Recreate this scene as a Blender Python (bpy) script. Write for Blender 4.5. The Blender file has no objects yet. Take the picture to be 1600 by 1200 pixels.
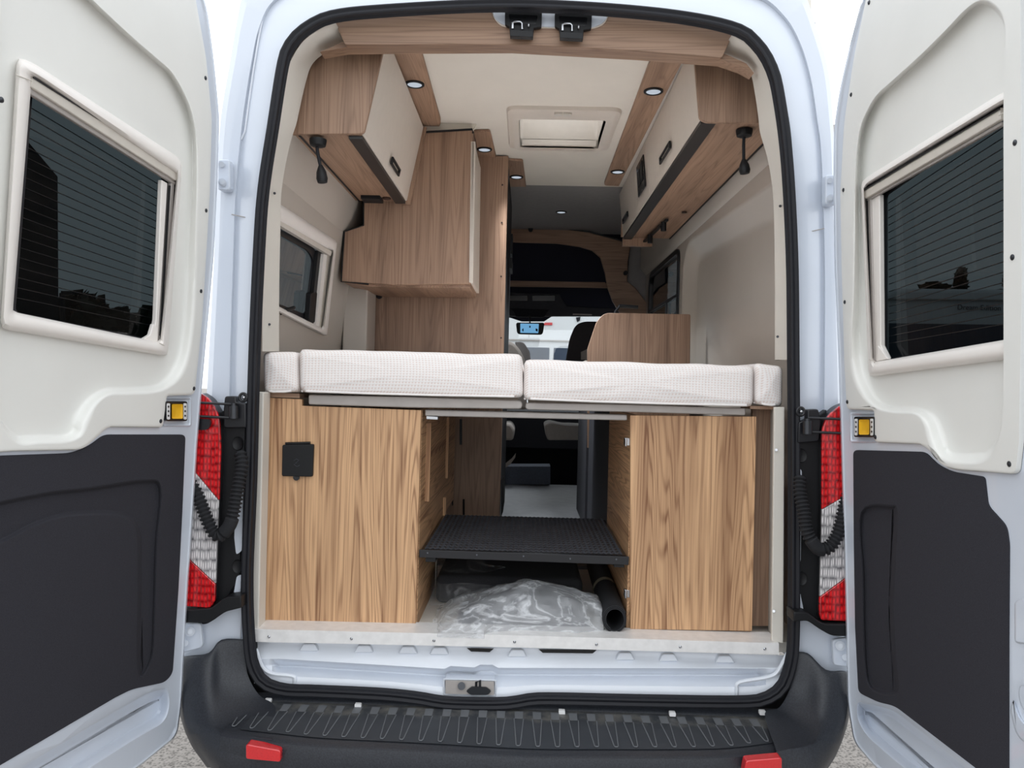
import bpy, bmesh, math, random
from math import radians, sin, cos, pi, tan, atan2, sqrt
from mathutils import Vector, Matrix, noise
from mathutils.geometry import tessellate_polygon, delaunay_2d_cdt
random.seed(7)
V = Vector
sc = bpy.context.scene
COL = sc.collection

# ---------------------------------------------------------------- camera calibration
FPX, H = 1200.0, 1.42
PSI, RHO = radians(1.05), radians(1.4)
CAM = V((0, 0, H))
FW = V((-sin(PSI), cos(PSI), 0)); R0 = V((cos(PSI), sin(PSI), 0)); U0 = V((0, 0, 1))
RT = R0*cos(RHO) + U0*sin(RHO); UP = U0*cos(RHO) - R0*sin(RHO)
def ray(x, y): return FW*FPX + RT*(x-800) - UP*(y-600)
def PL(x, y, p, n):
    d = ray(x, y); return CAM + d*((p-CAM).dot(n)/d.dot(n))
def PY(x, y, Y): return PL(x, y, V((0, Y, 0)), V((0, 1, 0)))
def PX(x, y, X): return PL(x, y, V((X, 0, 0)), V((1, 0, 0)))
def PZ(x, y, Z): return PL(x, y, V((0, 0, Z)), V((0, 0, 1)))
def LY(pts, Y): return [PY(p[0], p[1], Y) for p in pts]
def LX(pts, X): return [PX(p[0], p[1], X) for p in pts]

# ---------------------------------------------------------------- 2d curves
def rp(pts, seg=5):
    out = []; n = len(pts)
    for i, p in enumerate(pts):
        r = p[2] if len(p) > 2 else 0
        if r <= 0: out.append((p[0], p[1])); continue
        a = V(pts[i-1][:2]); b = V(p[:2]); c = V(pts[(i+1) % n][:2])
        d1 = (a-b); d2 = (c-b); l = min(r, d1.length*.49, d2.length*.49)
        s = b+d1.normalized()*l; e = b+d2.normalized()*l
        for k in range(seg+1):
            t = k/seg; q = s*(1-t)**2+b*2*t*(1-t)+e*t*t
            out.append((q.x, q.y))
    return out
def cr(pts, n=5, closed=True):
    m = len(pts); out = []; dim = len(pts[0])
    rng = range(m) if closed else range(m-1)
    for i in rng:
        if closed: P = [pts[(i+k) % m] for k in (-1, 0, 1, 2)]
        else: P = [pts[max(0, min(m-1, i+k))] for k in (-1, 0, 1, 2)]
        for k in range(n):
            t = k/n
            out.append(tuple(.5*((2*P[1][d])+(-P[0][d]+P[2][d])*t+(2*P[0][d]-5*P[1][d]+4*P[2][d]-P[3][d])*t*t+(-P[0][d]+3*P[1][d]-3*P[2][d]+P[3][d])*t**3) for d in range(dim)))
    if not closed: out.append(tuple(pts[-1]))
    return out
def resample(pts, N, closed=False):
    P = [V(p) for p in pts]
    if closed: P.append(P[0].copy())
    L = [0]
    for a, b in zip(P, P[1:]): L.append(L[-1]+(b-a).length)
    out = []; j = 0; M = N if closed else N-1
    for i in range(N):
        s = L[-1]*i/M
        while j < len(L)-2 and L[j+1] < s: j += 1
        d = L[j+1]-L[j]; t = (s-L[j])/d if d > 1e-9 else 0
        out.append(tuple(P[j].lerp(P[j+1], t)))
    return out
def area2(p): return .5*sum(p[i-1][0]*p[i][1]-p[i][0]*p[i-1][1] for i in range(len(p)))
def offs(pts, w=None):
    """inward offset of a closed 2D loop; third value = width, or w"""
    n = len(pts); s = 1 if area2(pts) > 0 else -1; out = []
    for i in range(n):
        a, b, c = V(pts[i-1][:2]), V(pts[i][:2]), V(pts[(i+1) % n][:2])
        t = (c-a); t = t.normalized() if t.length > 1e-9 else V((1, 0))
        nn = V((-t.y, t.x))*s; d = w if w is not None else pts[i][2]
        q = b+nn*d; out.append((q.x, q.y))
    return out
def circ(cx, cy, rx, ry=None, n=20, a=0):
    ry = rx if ry is None else ry
    return [(cx+rx*cos(2*pi*k/n)*cos(a)-ry*sin(2*pi*k/n)*sin(a), cy+rx*cos(2*pi*k/n)*sin(a)+ry*sin(2*pi*k/n)*cos(a)) for k in range(n)]

# ---------------------------------------------------------------- materials
MATS = {}
def srgb(c):
    return tuple(((x/255)/12.92 if x/255 <= .04045 else ((x/255+.055)/1.055)**2.4) for x in c)+(1,)
def new_mat(name):
    m = bpy.data.materials.new(name); m.use_nodes = True; MATS[name] = m
    nt = m.node_tree; return m, nt, nt.nodes['Principled BSDF']
def N(nt, t, **k):
    n = nt.nodes.new(t)
    for a, b in k.items():
        if a.startswith('i_'): n.inputs[a[2:].replace('_', ' ')].default_value = b
        else: setattr(n, a, b)
    return n
def ramp(nt, stops, src):
    r = N(nt, 'ShaderNodeValToRGB'); e = r.color_ramp.elements
    while len(e) < len(stops): e.new(.5)
    for q, (p, c) in zip(e, stops): q.position = p; q.color = c
    nt.links.new(src, r.inputs[0]); return r
def plain(name, c, rough=.5, metal=0, coat=0, vary=.03, nscale=30, bump=0, bscale=200, spec=.5, lin=False):
    m, nt, b = new_mat(name); L = nt.links
    col = srgb(c)
    tc = N(nt, 'ShaderNodeTexCoord'); no = N(nt, 'ShaderNodeTexNoise', i_Scale=nscale, i_Detail=3)
    L.new(tc.outputs['Object'], no.inputs['Vector'])
    a = tuple(max(0, x*(1-vary)) for x in col[:3])+(1,); z = tuple(min(1, x*(1+vary)) for x in col[:3])+(1,)
    r = ramp(nt, [(.3, a), (.7, z)], no.outputs['Fac']); L.new(r.outputs['Color'], b.inputs['Base Color'])
    b.inputs['Roughness'].default_value = rough; b.inputs['Metallic'].default_value = metal
    b.inputs['Coat Weight'].default_value = coat; b.inputs['Specular IOR Level'].default_value = spec
    if bump:
        n2 = N(nt, 'ShaderNodeTexNoise', i_Scale=bscale, i_Detail=2); L.new(tc.outputs['Object'], n2.inputs['Vector'])
        bp = N(nt, 'ShaderNodeBump', i_Strength=bump, i_Distance=.002); L.new(n2.outputs['Fac'], bp.inputs['Height']); L.new(bp.outputs['Normal'], b.inputs['Normal'])
    return m
def wood(name, axis, light, dark, seed=0.0, rough=.5, con=1.0):
    m, nt, b = new_mat(name); L = nt.links
    tc = N(nt, 'ShaderNodeTexCoord')
    def mapped(s_along, s_across, off=0):
        mp = N(nt, 'ShaderNodeMapping'); s = [s_across]*3; s['XYZ'.index(axis)] = s_along
        mp.inputs['Scale'].default_value = s; mp.inputs['Location'].default_value = (seed+off, seed*1.7+off, seed*.6)
        L.new(tc.outputs['Object'], mp.inputs['Vector']); return mp.outputs['Vector']
    def noi(vec, scale, det=2, dist=0, rgh=.5):
        n = N(nt, 'ShaderNodeTexNoise', i_Scale=scale, i_Detail=det, i_Distortion=dist, i_Roughness=rgh); L.new(vec, n.inputs['Vector']); return n.outputs['Fac']
    def math_(op, a, c=None, v=None):
        q = N(nt, 'ShaderNodeMath', operation=op); L.new(a, q.inputs[0])
        if c is not None: L.new(c, q.inputs[1])
        if v is not None: q.inputs[1].default_value = v
        return q.outputs[0]
    big = noi(mapped(.26, 6.5), 1.1, 3, .12, .45)           # cathedral contour field
    fib = noi(mapped(4, 210, 3), 1, 3)
    wob = noi(mapped(1.6, 34, 5), 1.0, 3)
    f = math_('MULTIPLY', big, v=230.0)
    f = math_('ADD', f, math_('MULTIPLY', wob, v=9.0))
    s = math_('SINE', f); s = math_('MULTIPLY', s, v=.5); s = math_('ADD', s, v=.5)
    s = math_('POWER', s, v=3.0)                        # thin dark lines
    tone = noi(mapped(.6, 13, 9), 1, 3)
    band = noi(mapped(.5, 26, 11), 1, 4)
    knot = N(nt, 'ShaderNodeTexVoronoi', i_Scale=1.0); L.new(mapped(1.9, 4.6, 2), knot.inputs['Vector'])
    kn = ramp(nt, [(.0, (1, 1, 1, 1)), (.06, (.35, .35, .35, 1)), (.13, (0, 0, 0, 1))], knot.outputs['Distance'])
    ld, dd = srgb(light), srgb(dark)
    mid = tuple((a*.55+c*.45) for a, c in zip(ld, dd))
    r = ramp(nt, [(.25, mid), (.5, ld), (.8, tuple(min(1, x*1.12) for x in ld[:3])+(1,))], tone)
    mx = N(nt, 'ShaderNodeMix', data_type='RGBA'); L.new(r.outputs['Color'], mx.inputs[6]); mx.inputs[7].default_value = dd
    k1 = math_('MULTIPLY', math_('MULTIPLY', s, wob), v=.85); k2 = math_('MULTIPLY', math_('POWER', fib, v=2.5), v=1.0)
    k3 = math_('MULTIPLY', math_('SUBTRACT', band, v=.5), v=1.6); k3.node.use_clamp = True; fac = math_('ADD', k1, k2); fac = math_('ADD', fac, k3); fac = math_('ADD', fac, math_('MULTIPLY', kn.outputs['Color'], v=.8)); fac.node.use_clamp = True; fac = math_('MULTIPLY', fac, v=con)
    L.new(fac, mx.inputs[0]); L.new(mx.outputs[2], b.inputs['Base Color'])
    b.inputs['Roughness'].default_value = rough
    bp = N(nt, 'ShaderNodeBump', i_Strength=.25, i_Distance=.001); L.new(fac, bp.inputs['Height']); bp.invert = True; L.new(bp.outputs['Normal'], b.inputs['Normal'])
    return m

plain('paint', (208, 215, 226), .28, coat=.6, vary=.015, nscale=6)
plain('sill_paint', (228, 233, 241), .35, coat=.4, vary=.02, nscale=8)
plain('cream', (228, 228, 224), .42, vary=.02, nscale=5, bump=.05, bscale=400)
plain('liner', (216, 211, 202), .5, vary=.03, nscale=4)
plain('frame_plastic', (234, 229, 224), .35, vary=.02, nscale=8)
plain('cassette', (205, 199, 190), .4, vary=.03)
plain('wall_liner', (186, 179, 170), .33, vary=.04, nscale=3)
plain('ceiling_liner', (224, 218, 207), .8, vary=.02, nscale=8, bump=.05)
plain('laminate', (214, 205, 194), .4, vary=.02)
plain('felt', (52, 52, 58), .95, vary=.22, nscale=700, bump=.25, bscale=500, spec=.2)
plain('rib_edge', (104, 107, 111), .5)
plain('black_tread', (96, 99, 106), .22, metal=.5, vary=.1)
plain('rubber', (26, 27, 33), .6, vary=.1, nscale=60, spec=.35)
plain('black_plastic', (20, 21, 24), .5, vary=.1, nscale=120, bump=.1, spec=.35)
plain('black_gloss', (16, 17, 20), .25, vary=.05)
plain('black_frame', (24, 25, 30), .38, vary=.05)
plain('led_profile', (36, 34, 34), .4, vary=.05)
plain('alu', (236, 235, 234), .36, metal=.15, vary=.06, nscale=40)
plain('rail', (176, 170, 166), .5, metal=.2, vary=.06, nscale=20)
plain('steel', (190, 192, 196), .25, metal=1, vary=.05)
plain('dark_steel', (70, 72, 76), .35, metal=.8, vary=.1)
plain('bolt_paint', (205, 211, 220), .35, vary=.03)
plain('yellow', (232, 178, 30), .45, vary=.04)
plain('white_label', (225, 225, 225), .6, vary=.01)
plain('reflector', (205, 28, 36), .2, coat=1, vary=.08, nscale=300)
plain('load_floor', (238, 233, 224), .5, vary=.05, nscale=12)
plain('aisle_floor', (128, 130, 134), .5, vary=.08, nscale=20)
plain('cab_dark', (30, 31, 38), .9, vary=.15, nscale=120)
plain('cab_fabric', (44, 46, 60), .95, vary=.15, nscale=200)
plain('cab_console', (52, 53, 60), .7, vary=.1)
plain('mat_blue', (92, 100, 114), .9, vary=.12, nscale=80)
plain('seat_grey', (150, 144, 138), .8, vary=.05, nscale=60)
plain('seat_dark', (46, 42, 44), .85, vary=.08, nscale=60)
plain('overcab', (140, 138, 138), .85, vary=.04)
plain('textile_box', (40, 40, 43), .95, vary=.15, nscale=200, bump=.2)
plain('roll_rubber', (28, 29, 33), .8, vary=.12, nscale=150, bump=.3, bscale=300)
plain('strap', (150, 142, 120), .8)
plain('textile_black', (22, 22, 26), .95, vary=.1)
plain('caravan', (228, 230, 233), .4, vary=.02, nscale=2)
plain('caravan_window', (58, 70, 88), .25, vary=.2, nscale=3)
plain('dark_wall', (30, 33, 38), .8, vary=.1, nscale=3)
plain('foliage', (44, 52, 42), .95, vary=.4, nscale=4)
plain('bark', (60, 52, 44), .95, vary=.2)
plain('lens_white', (214, 220, 228), .3, vary=.01)
plain('knob', (60, 40, 32), .5)
plain('emblem', (60, 62, 70), .5)
plain('caption', (52, 56, 62), .5)
plain('bag_item', (44, 43, 50), .75, vary=.2, nscale=15)
plain('piping', (236, 232, 230), .7)
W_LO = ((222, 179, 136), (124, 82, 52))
W_SHADED = ((168, 137, 114), (88, 62, 48))  # same wood, with the shade on the upper cabinets put into its colour
wood('wood_low', 'Z', *W_LO, seed=1.3, con=1.0)
wood('wood_low_right', 'Z', *W_LO, seed=7.9, con=1.0)
wood('wood_side', 'Y', *W_LO, seed=3.1)
wood('wood_shaded', 'Z', *W_SHADED, seed=4.4, con=.62)
wood('wood_shaded_cross', 'X', *W_SHADED, seed=2.2, con=.62)
wood('wood_shaded_along', 'Y', *W_SHADED, seed=5.7, con=.62)

def m_mattress():
    m, nt, b = new_mat('mattress'); L = nt.links
    tc = N(nt, 'ShaderNodeTexCoord'); sp = N(nt, 'ShaderNodeSeparateXYZ'); L.new(tc.outputs['Object'], sp.inputs[0])
    def mm(op, a, c=None, v=None):
        q = N(nt, 'ShaderNodeMath', operation=op); L.new(a, q.inputs[0])
        if c is not None: L.new(c, q.inputs[1])
        if v is not None: q.inputs[1].default_value = v
        return q.outputs[0]
    h = mm('ADD', sp.outputs['X'], sp.outputs['Y'])
    u = mm('ADD', mm('MULTIPLY', h, v=330.0), mm('MULTIPLY', mm('ADD', sp.outputs['Z'], sp.outputs['Y']), v=430.0))
    w = mm('SUBTRACT', mm('MULTIPLY', h, v=330.0), mm('MULTIPLY', mm('ADD', sp.outputs['Z'], sp.outputs['Y']), v=430.0))
    s = mm('MULTIPLY', mm('SINE', u), mm('SINE', w)); s = mm('ADD', mm('MULTIPLY', s, v=.5), v=.5)
    r = ramp(nt, [(.1, srgb((229, 213, 206))), (.45, srgb((243, 238, 236)))], s)
    L.new(r.outputs['Color'], b.inputs['Base Color']); b.inputs['Roughness'].default_value = .9
    no = N(nt, 'ShaderNodeTexNoise', i_Scale=9, i_Detail=2); L.new(tc.outputs['Object'], no.inputs['Vector'])
    bp = N(nt, 'ShaderNodeBump', i_Strength=.35, i_Distance=.0015); L.new(s, bp.inputs['Height'])
    b2 = N(nt, 'ShaderNodeBump', i_Strength=.4, i_Distance=.01); L.new(no.outputs['Fac'], b2.inputs['Height']); L.new(bp.outputs['Normal'], b2.inputs['Normal'])
    L.new(b2.outputs['Normal'], b.inputs['Normal'])
m_mattress()
def m_glass(name, tint, refl=1.0, rough=0.0):
    m = bpy.data.materials.new(name); m.use_nodes = True; MATS[name] = m; nt = m.node_tree; nt.nodes.clear(); L = nt.links
    o = N(nt, 'ShaderNodeOutputMaterial'); t = N(nt, 'ShaderNodeBsdfTransparent'); t.inputs[0].default_value = tuple(tint)+(1,)
    g = N(nt, 'ShaderNodeBsdfGlossy'); g.inputs['Roughness'].default_value = rough; g.inputs['Color'].default_value = (refl, refl, refl, 1)
    lw = N(nt, 'ShaderNodeLayerWeight', i_Blend=.5); pw = N(nt, 'ShaderNodeMath', operation='POWER'); pw.inputs[1].default_value = 5; L.new(lw.outputs['Facing'], pw.inputs[0])
    f = N(nt, 'ShaderNodeMath', operation='MULTIPLY_ADD'); f.inputs[1].default_value = .95; f.inputs[2].default_value = .05; L.new(pw.outputs[0], f.inputs[0]); mx = N(nt, 'ShaderNodeMixShader')
    L.new(f.outputs[0], mx.inputs[0]); L.new(t.outputs[0], mx.inputs[1]); L.new(g.outputs[0], mx.inputs[2]); L.new(mx.outputs[0], o.inputs[0])
m_glass('privacy_glass', (.022, .028, .030), .30)
m_glass('window_glass', (.20, .215, .22), 1)
m_glass('clear_glass', (.88, .9, .9), 1)
def m_red():
    for nm, c1, c2, sc_ in (('red_lens', (105, 5, 10), (232, 28, 34), 62), ('clear_lens', (92, 90, 95), (240, 236, 236), 70)):
        m, nt, b = new_mat(nm); L = nt.links
        tc = N(nt, 'ShaderNodeTexCoord'); mp = N(nt, 'ShaderNodeMapping'); mp.inputs['Scale'].default_value = (1.6, 1, .75) if nm == 'red_lens' else (2.2, 1, .5)
        L.new(tc.outputs['Object'], mp.inputs['Vector'])
        v = N(nt, 'ShaderNodeTexVoronoi', i_Scale=sc_, distance='CHEBYCHEV'); v.inputs['Randomness'].default_value = .25
        L.new(mp.outputs['Vector'], v.inputs['Vector'])
        r = ramp(nt, [(.15, srgb(c2)), (.6, srgb(c1))], v.outputs['Distance']); L.new(r.outputs['Color'], b.inputs['Base Color'])
        b.inputs['Roughness'].default_value = .15; b.inputs['Coat Weight'].default_value = 1
        bp = N(nt, 'ShaderNodeBump', i_Strength=.6, i_Distance=.003); L.new(v.outputs['Distance'], bp.inputs['Height']); L.new(bp.outputs['Normal'], b.inputs['Normal'])
m_red()
def m_bumper():
    m, nt, b = new_mat('bumper'); L = nt.links
    tc = N(nt, 'ShaderNodeTexCoord')
    a = N(nt, 'ShaderNodeTexNoise', i_Scale=260, i_Detail=2); L.new(tc.outputs['Object'], a.inputs['Vector'])
    r = ramp(nt, [(.3, srgb((32, 35, 41))), (.7, srgb((47, 50, 57)))], a.outputs['Fac']); L.new(r.outputs['Color'], b.inputs['Base Color'])
    b.inputs['Roughness'].default_value = .48
    bp = N(nt, 'ShaderNodeBump', i_Strength=.3, i_Distance=.001); L.new(a.outputs['Fac'], bp.inputs['Height']); L.new(bp.outputs['Normal'], b.inputs['Normal'])
    m, nt, b = new_mat('tread'); L = nt.links
    tc = N(nt, 'ShaderNodeTexCoord'); sp = N(nt, 'ShaderNodeSeparateXYZ'); L.new(tc.outputs['Object'], sp.inputs[0])
    a = N(nt, 'ShaderNodeTexNoise', i_Scale=14, i_Detail=8, i_Roughness=.7); L.new(tc.outputs['Object'], a.inputs['Vector'])
    back = N(nt, 'ShaderNodeMapRange'); back.inputs[1].default_value = 2.02; back.inputs[2].default_value = 2.13; L.new(sp.outputs['Y'], back.inputs[0])
    q = N(nt, 'ShaderNodeMath', operation='MULTIPLY'); L.new(a.outputs['Fac'], q.inputs[0]); L.new(back.outputs[0], q.inputs[1])
    r = ramp(nt, [(.0, srgb((44, 48, 54))), (.42, srgb((56, 59, 64))), (.62, srgb((96, 95, 92))), (.8, srgb((140, 136, 124)))], q.outputs[0])
    L.new(r.outputs['Color'], b.inputs['Base Color']); b.inputs['Roughness'].default_value = .5
m_bumper()
def m_bag():
    m = bpy.data.materials.new('film'); m.use_nodes = True; MATS['film'] = m; nt = m.node_tree; nt.nodes.clear(); L = nt.links
    o = N(nt, 'ShaderNodeOutputMaterial'); t = N(nt, 'ShaderNodeBsdfTransparent'); p = N(nt, 'ShaderNodeBsdfPrincipled')
    p.inputs['Base Color'].default_value = (.75, .77, .8, 1); p.inputs['Roughness'].default_value = .28; p.inputs['Specular IOR Level'].default_value = .8
    tc = N(nt, 'ShaderNodeTexCoord'); mp = N(nt, 'ShaderNodeMapping'); mp.inputs['Rotation'].default_value = (0, .5, 0); mp.inputs['Scale'].default_value = (1, 1, 2.2)
    L.new(tc.outputs['Object'], mp.inputs['Vector'])
    n = N(nt, 'ShaderNodeTexNoise', i_Scale=7.5, i_Detail=5, i_Distortion=.8); L.new(mp.outputs['Vector'], n.inputs['Vector'])
    r = ramp(nt, [(.30, (.30,)*3+(1,)), (.46, (.33,)*3+(1,)), (.50, (.66,)*3+(1,)), (.525, (.36,)*3+(1,)), (.60, (.32,)*3+(1,)), (.65, (.74,)*3+(1,)), (.68, (.42,)*3+(1,))], n.outputs['Fac'])
    bp = N(nt, 'ShaderNodeBump', i_Strength=.7, i_Distance=.012); L.new(n.outputs['Fac'], bp.inputs['Height']); L.new(bp.outputs['Normal'], p.inputs['Normal'])
    mx = N(nt, 'ShaderNodeMixShader'); L.new(r.outputs['Color'], mx.inputs[0]); L.new(t.outputs[0], mx.inputs[1]); L.new(p.outputs[0], mx.inputs[2]); L.new(mx.outputs[0], o.inputs[0])
    m2 = m.copy(); m2.name = 'film_thin'; MATS['film_thin'] = m2
    for q in m2.node_tree.nodes:
        if q.type == 'VALTORGB':
            for e in q.color_ramp.elements: e.color = (e.color[0]**2*.35+.02,)*3+(1,)
m_bag()
def m_ground():
    m, nt, b = new_mat('asphalt'); L = nt.links; tc = N(nt, 'ShaderNodeTexCoord')
    a = N(nt, 'ShaderNodeTexVoronoi', i_Scale=90); L.new(tc.outputs['Object'], a.inputs['Vector'])
    n = N(nt, 'ShaderNodeTexNoise', i_Scale=30, i_Detail=6); L.new(tc.outputs['Object'], n.inputs['Vector'])
    q = N(nt, 'ShaderNodeMath', operation='MULTIPLY'); L.new(a.outputs['Distance'], q.inputs[0]); L.new(n.outputs['Fac'], q.inputs[1])
    r = ramp(nt, [(.05, srgb((92, 88, 84))), (.3, srgb((158, 152, 146)))], q.outputs[0]); L.new(r.outputs['Color'], b.inputs['Base Color']); b.inputs['Roughness'].default_value = .9
    bp = N(nt, 'ShaderNodeBump', i_Strength=.5, i_Distance=.004); L.new(a.outputs['Distance'], bp.inputs['Height']); L.new(bp.outputs['Normal'], b.inputs['Normal'])
m_ground()
def m_emit(name, c, s):
    m = bpy.data.materials.new(name); m.use_nodes = True; MATS[name] = m; nt = m.node_tree; nt.nodes.clear()
    o = N(nt, 'ShaderNodeOutputMaterial'); e = N(nt, 'ShaderNodeEmission'); e.inputs[0].default_value = srgb(c); e.inputs[1].default_value = s
    nt.links.new(e.outputs[0], o.inputs[0])
m_emit('screen', (120, 180, 225), .8)
m_emit('lens_lit', (205, 214, 226), .8)
def m_translucent(name, c):
    m = bpy.data.materials.new(name); m.use_nodes = True; MATS[name] = m; nt = m.node_tree; nt.nodes.clear(); L = nt.links
    o = N(nt, 'ShaderNodeOutputMaterial'); e = N(nt, 'ShaderNodeBsdfTranslucent'); e.inputs[0].default_value = c
    t = N(nt, 'ShaderNodeBsdfTransparent'); t.inputs[0].default_value = c; mx = N(nt, 'ShaderNodeMixShader'); mx.inputs[0].default_value = .6
    L.new(e.outputs[0], mx.inputs[1]); L.new(t.outputs[0], mx.inputs[2]); L.new(mx.outputs[0], o.inputs[0])
m_translucent('milky_dome', (.92, .92, .92, 1))

# ---------------------------------------------------------------- mesh builder
def cdt_fill(loops):
    """triangles of planar loops with holes (even-odd); returns vertices and faces"""
    P = [V(p) for l in loops for p in l]
    n = V((0, 0, 0)); l0 = [V(p) for p in loops[0]]
    for i in range(len(l0)): n += l0[i-1].cross(l0[i])
    n.normalize(); a = n.orthogonal().normalized(); b = n.cross(a); o = P[0]
    p2 = [V(((p-o).dot(a), (p-o).dot(b))) for p in P]
    ed = []; k = 0; segs = []
    for l in loops:
        m = len(l); ed += [(k+i, k+(i+1) % m) for i in range(m)]; k += m
    segs = [(p2[i], p2[j]) for i, j in ed]
    vs, es, fs, ov, oe, of = delaunay_2d_cdt(p2, ed, [], 0, 1e-7)
    out = []
    for f in fs:
        c = sum((vs[i] for i in f), V((0, 0)))/len(f); x, y = c; ins = False
        for p, q in segs:
            if (p.y > y) != (q.y > y) and x < (q.x-p.x)*(y-p.y)/(q.y-p.y)+p.x: ins = not ins
        if ins: out.append(tuple(f))
    v3 = [P[ov[i][0]] if ov[i] else o+a*vs[i].x+b*vs[i].y for i in range(len(vs))]
    return v3, out
class MB:
    def __init__(s): s.v = []; s.f = []
    def add(s, vs, fs):
        o = len(s.v); s.v += [tuple(v) for v in vs]; s.f += [tuple(i+o for i in f) for f in fs]; return s
    def box(s, x0, x1, y0, y1, z0, z1):
        return s.add([(x0, y0, z0), (x1, y0, z0), (x1, y1, z0), (x0, y1, z0), (x0, y0, z1), (x1, y0, z1), (x1, y1, z1), (x0, y1, z1)],
                     [(0, 3, 2, 1), (4, 5, 6, 7), (0, 1, 5, 4), (1, 2, 6, 5), (2, 3, 7, 6), (3, 0, 4, 7)])
    def fill(s, loops, rev=False):
        if len(loops) == 1:
            n = len(loops[0]); return s.add(loops[0], [tuple(range(n))])
        return s.add(*cdt_fill(loops))
    def prism(s, loop, vec, holes=()):
        vec = V(vec); loop = [V(p) for p in loop]; n = len(loop)
        if not holes:
            return s.add(loop+[p+vec for p in loop], [tuple(range(n)), tuple(range(2*n-1, n-1, -1))]+[(i, (i+1) % n, n+(i+1) % n, n+i) for i in range(n)])
        ls = [loop]+[[V(p) for p in h] for h in holes]
        allp = [p for l in ls for p in l]; m = len(allp)
        tv, tf = cdt_fill(ls); s.add(tv, tf); s.add([p+vec for p in tv], [tuple(reversed(t)) for t in tf])
        fs = []; o = 0
        for l in ls:
            k = len(l); fs += [(o+i, o+(i+1) % k, m+o+(i+1) % k, m+o+i) for i in range(k)]; o += k
        return s.add(allp+[p+vec for p in allp], fs)
    def rings(s, rs, closed=True, cap0=False, cap1=False):
        n = len(rs[0]); vs = [p for r in rs for p in r]; fs = []
        for a in range(len(rs)-1):
            for i in range(n if closed else n-1):
                j = (i+1) % n; fs.append((a*n+i, a*n+j, (a+1)*n+j, (a+1)*n+i))
        if cap0: fs.append(tuple(range(n)))
        if cap1: fs.append(tuple(range((len(rs)-1)*n, len(rs)*n)))
        return s.add(vs, fs)
    def tube(s, path, r, n=10, closed=False, cap=True, prof=None, ref=None):
        P = [V(p) for p in path]; m = len(P); rs = []; prev = None
        for i in range(m):
            t = (P[(i+1) % m]-P[i-1]) if closed else (P[min(i+1, m-1)]-P[max(i-1, 0)])
            t.normalize()
            if ref is not None: a = V(ref)-t*V(ref).dot(t)
            elif prev is None: a = t.orthogonal()
            else: a = prev-t*prev.dot(t)
            a.normalize(); prev = a; b = t.cross(a); rr = r[i] if isinstance(r, (list, tuple)) else r
            if prof: rs.append([P[i]+a*u+b*w for u, w in prof])
            else: rs.append([P[i]+a*rr*cos(2*pi*k/n)+b*rr*sin(2*pi*k/n) for k in range(n)])
        if closed: rs.append(rs[0])
        return s.rings(rs, True, cap and not closed, cap and not closed)
    def cyl(s, p0, p1, r, n=16, r2=None):
        return s.tube([p0, V(p0).lerp(V(p1), .5), p1], [r, (r+(r2 if r2 is not None else r))/2, r2 if r2 is not None else r], n)
    def ball(s, c, rx, ry, rz, n=14, m=8):
        rs = []
        for j in range(m+1):
            a = -pi/2+pi*j/m; a = max(-pi/2+.02, min(pi/2-.02, a))
            rs.append([(c[0]+rx*cos(a)*cos(2*pi*k/n), c[1]+ry*cos(a)*sin(2*pi*k/n), c[2]+rz*sin(a)) for k in range(n)])
        return s.rings(rs, True, True, True)
    def build(s, name, mat, parent=None, bevel=0, seg=2, angle=35, sharp=40):
        me = bpy.data.meshes.new(name); me.from_pydata(s.v, [], s.f)
        bm = bmesh.new(); bm.from_mesh(me); bmesh.ops.remove_doubles(bm, verts=bm.verts, dist=1e-6)
        bmesh.ops.recalc_face_normals(bm, faces=bm.faces); bm.to_mesh(me); bm.free()
        me.materials.append(MATS[mat]); me.shade_smooth(); me.set_sharp_from_angle(angle=radians(sharp))
        o = bpy.data.objects.new(name, me); COL.objects.link(o)
        if bevel:
            md = o.modifiers.new('bevel', 'BEVEL'); md.width = bevel; md.segments = seg; md.limit_method = 'ANGLE'; md.angle_limit = radians(angle); md.harden_normals = False
            w = o.modifiers.new('normals', 'WEIGHTED_NORMAL'); w.keep_sharp = True
        elif sharp >= 50:
            w = o.modifiers.new('normals', 'WEIGHTED_NORMAL'); w.keep_sharp = True
        if parent is not None: attach(o, parent)
        return o
ROOT = {}
def rootloc(p):
    while p.parent is not None: p = p.parent
    return ROOT.get(p.name, V((0, 0, 0)))
def attach(o, parent):
    o.parent = parent; o.matrix_parent_inverse = Matrix.Translation(-rootloc(parent)) if parent.parent is None else Matrix.Identity(4)
def thing(name, label, cat, loc, group=None):
    o = bpy.data.objects.new(name, None); COL.objects.link(o); o.location = loc; o.empty_display_size = .05
    o['label'] = label; o['category'] = cat; ROOT[o.name] = V(loc)
    if group: o['group'] = group
    return o
def tag(o, label, cat, group=None, kind=None):
    o['label'] = label; o['category'] = cat
    if group: o['group'] = group
    if kind: o['kind'] = kind
    return o
def struct(o, label=None):
    o['kind'] = 'structure'
    if label: o['label'] = label
    return o
def sthing(name, label):
    o = bpy.data.objects.new(name, None); COL.objects.link(o); o['kind'] = 'structure'; o['label'] = label; ROOT[o.name] = V((0, 0, 0)); return o
def text_mesh(name, txt, size, mat, M, parent, depth=.001):
    cu = bpy.data.curves.new(name, 'FONT'); cu.body = txt; cu.size = size; cu.extrude = depth; cu.align_x = 'CENTER'; cu.align_y = 'CENTER'
    t = bpy.data.objects.new(name+'_tmp', cu); COL.objects.link(t); bpy.context.view_layer.update()
    me = bpy.data.meshes.new_from_object(t.evaluated_get(bpy.context.evaluated_depsgraph_get())); bpy.data.objects.remove(t)
    me.transform(M); me.materials.clear(); me.materials.append(MATS[mat]); o = bpy.data.objects.new(name, me); COL.objects.link(o)
    if parent: attach(o, parent)
    return o
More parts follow.
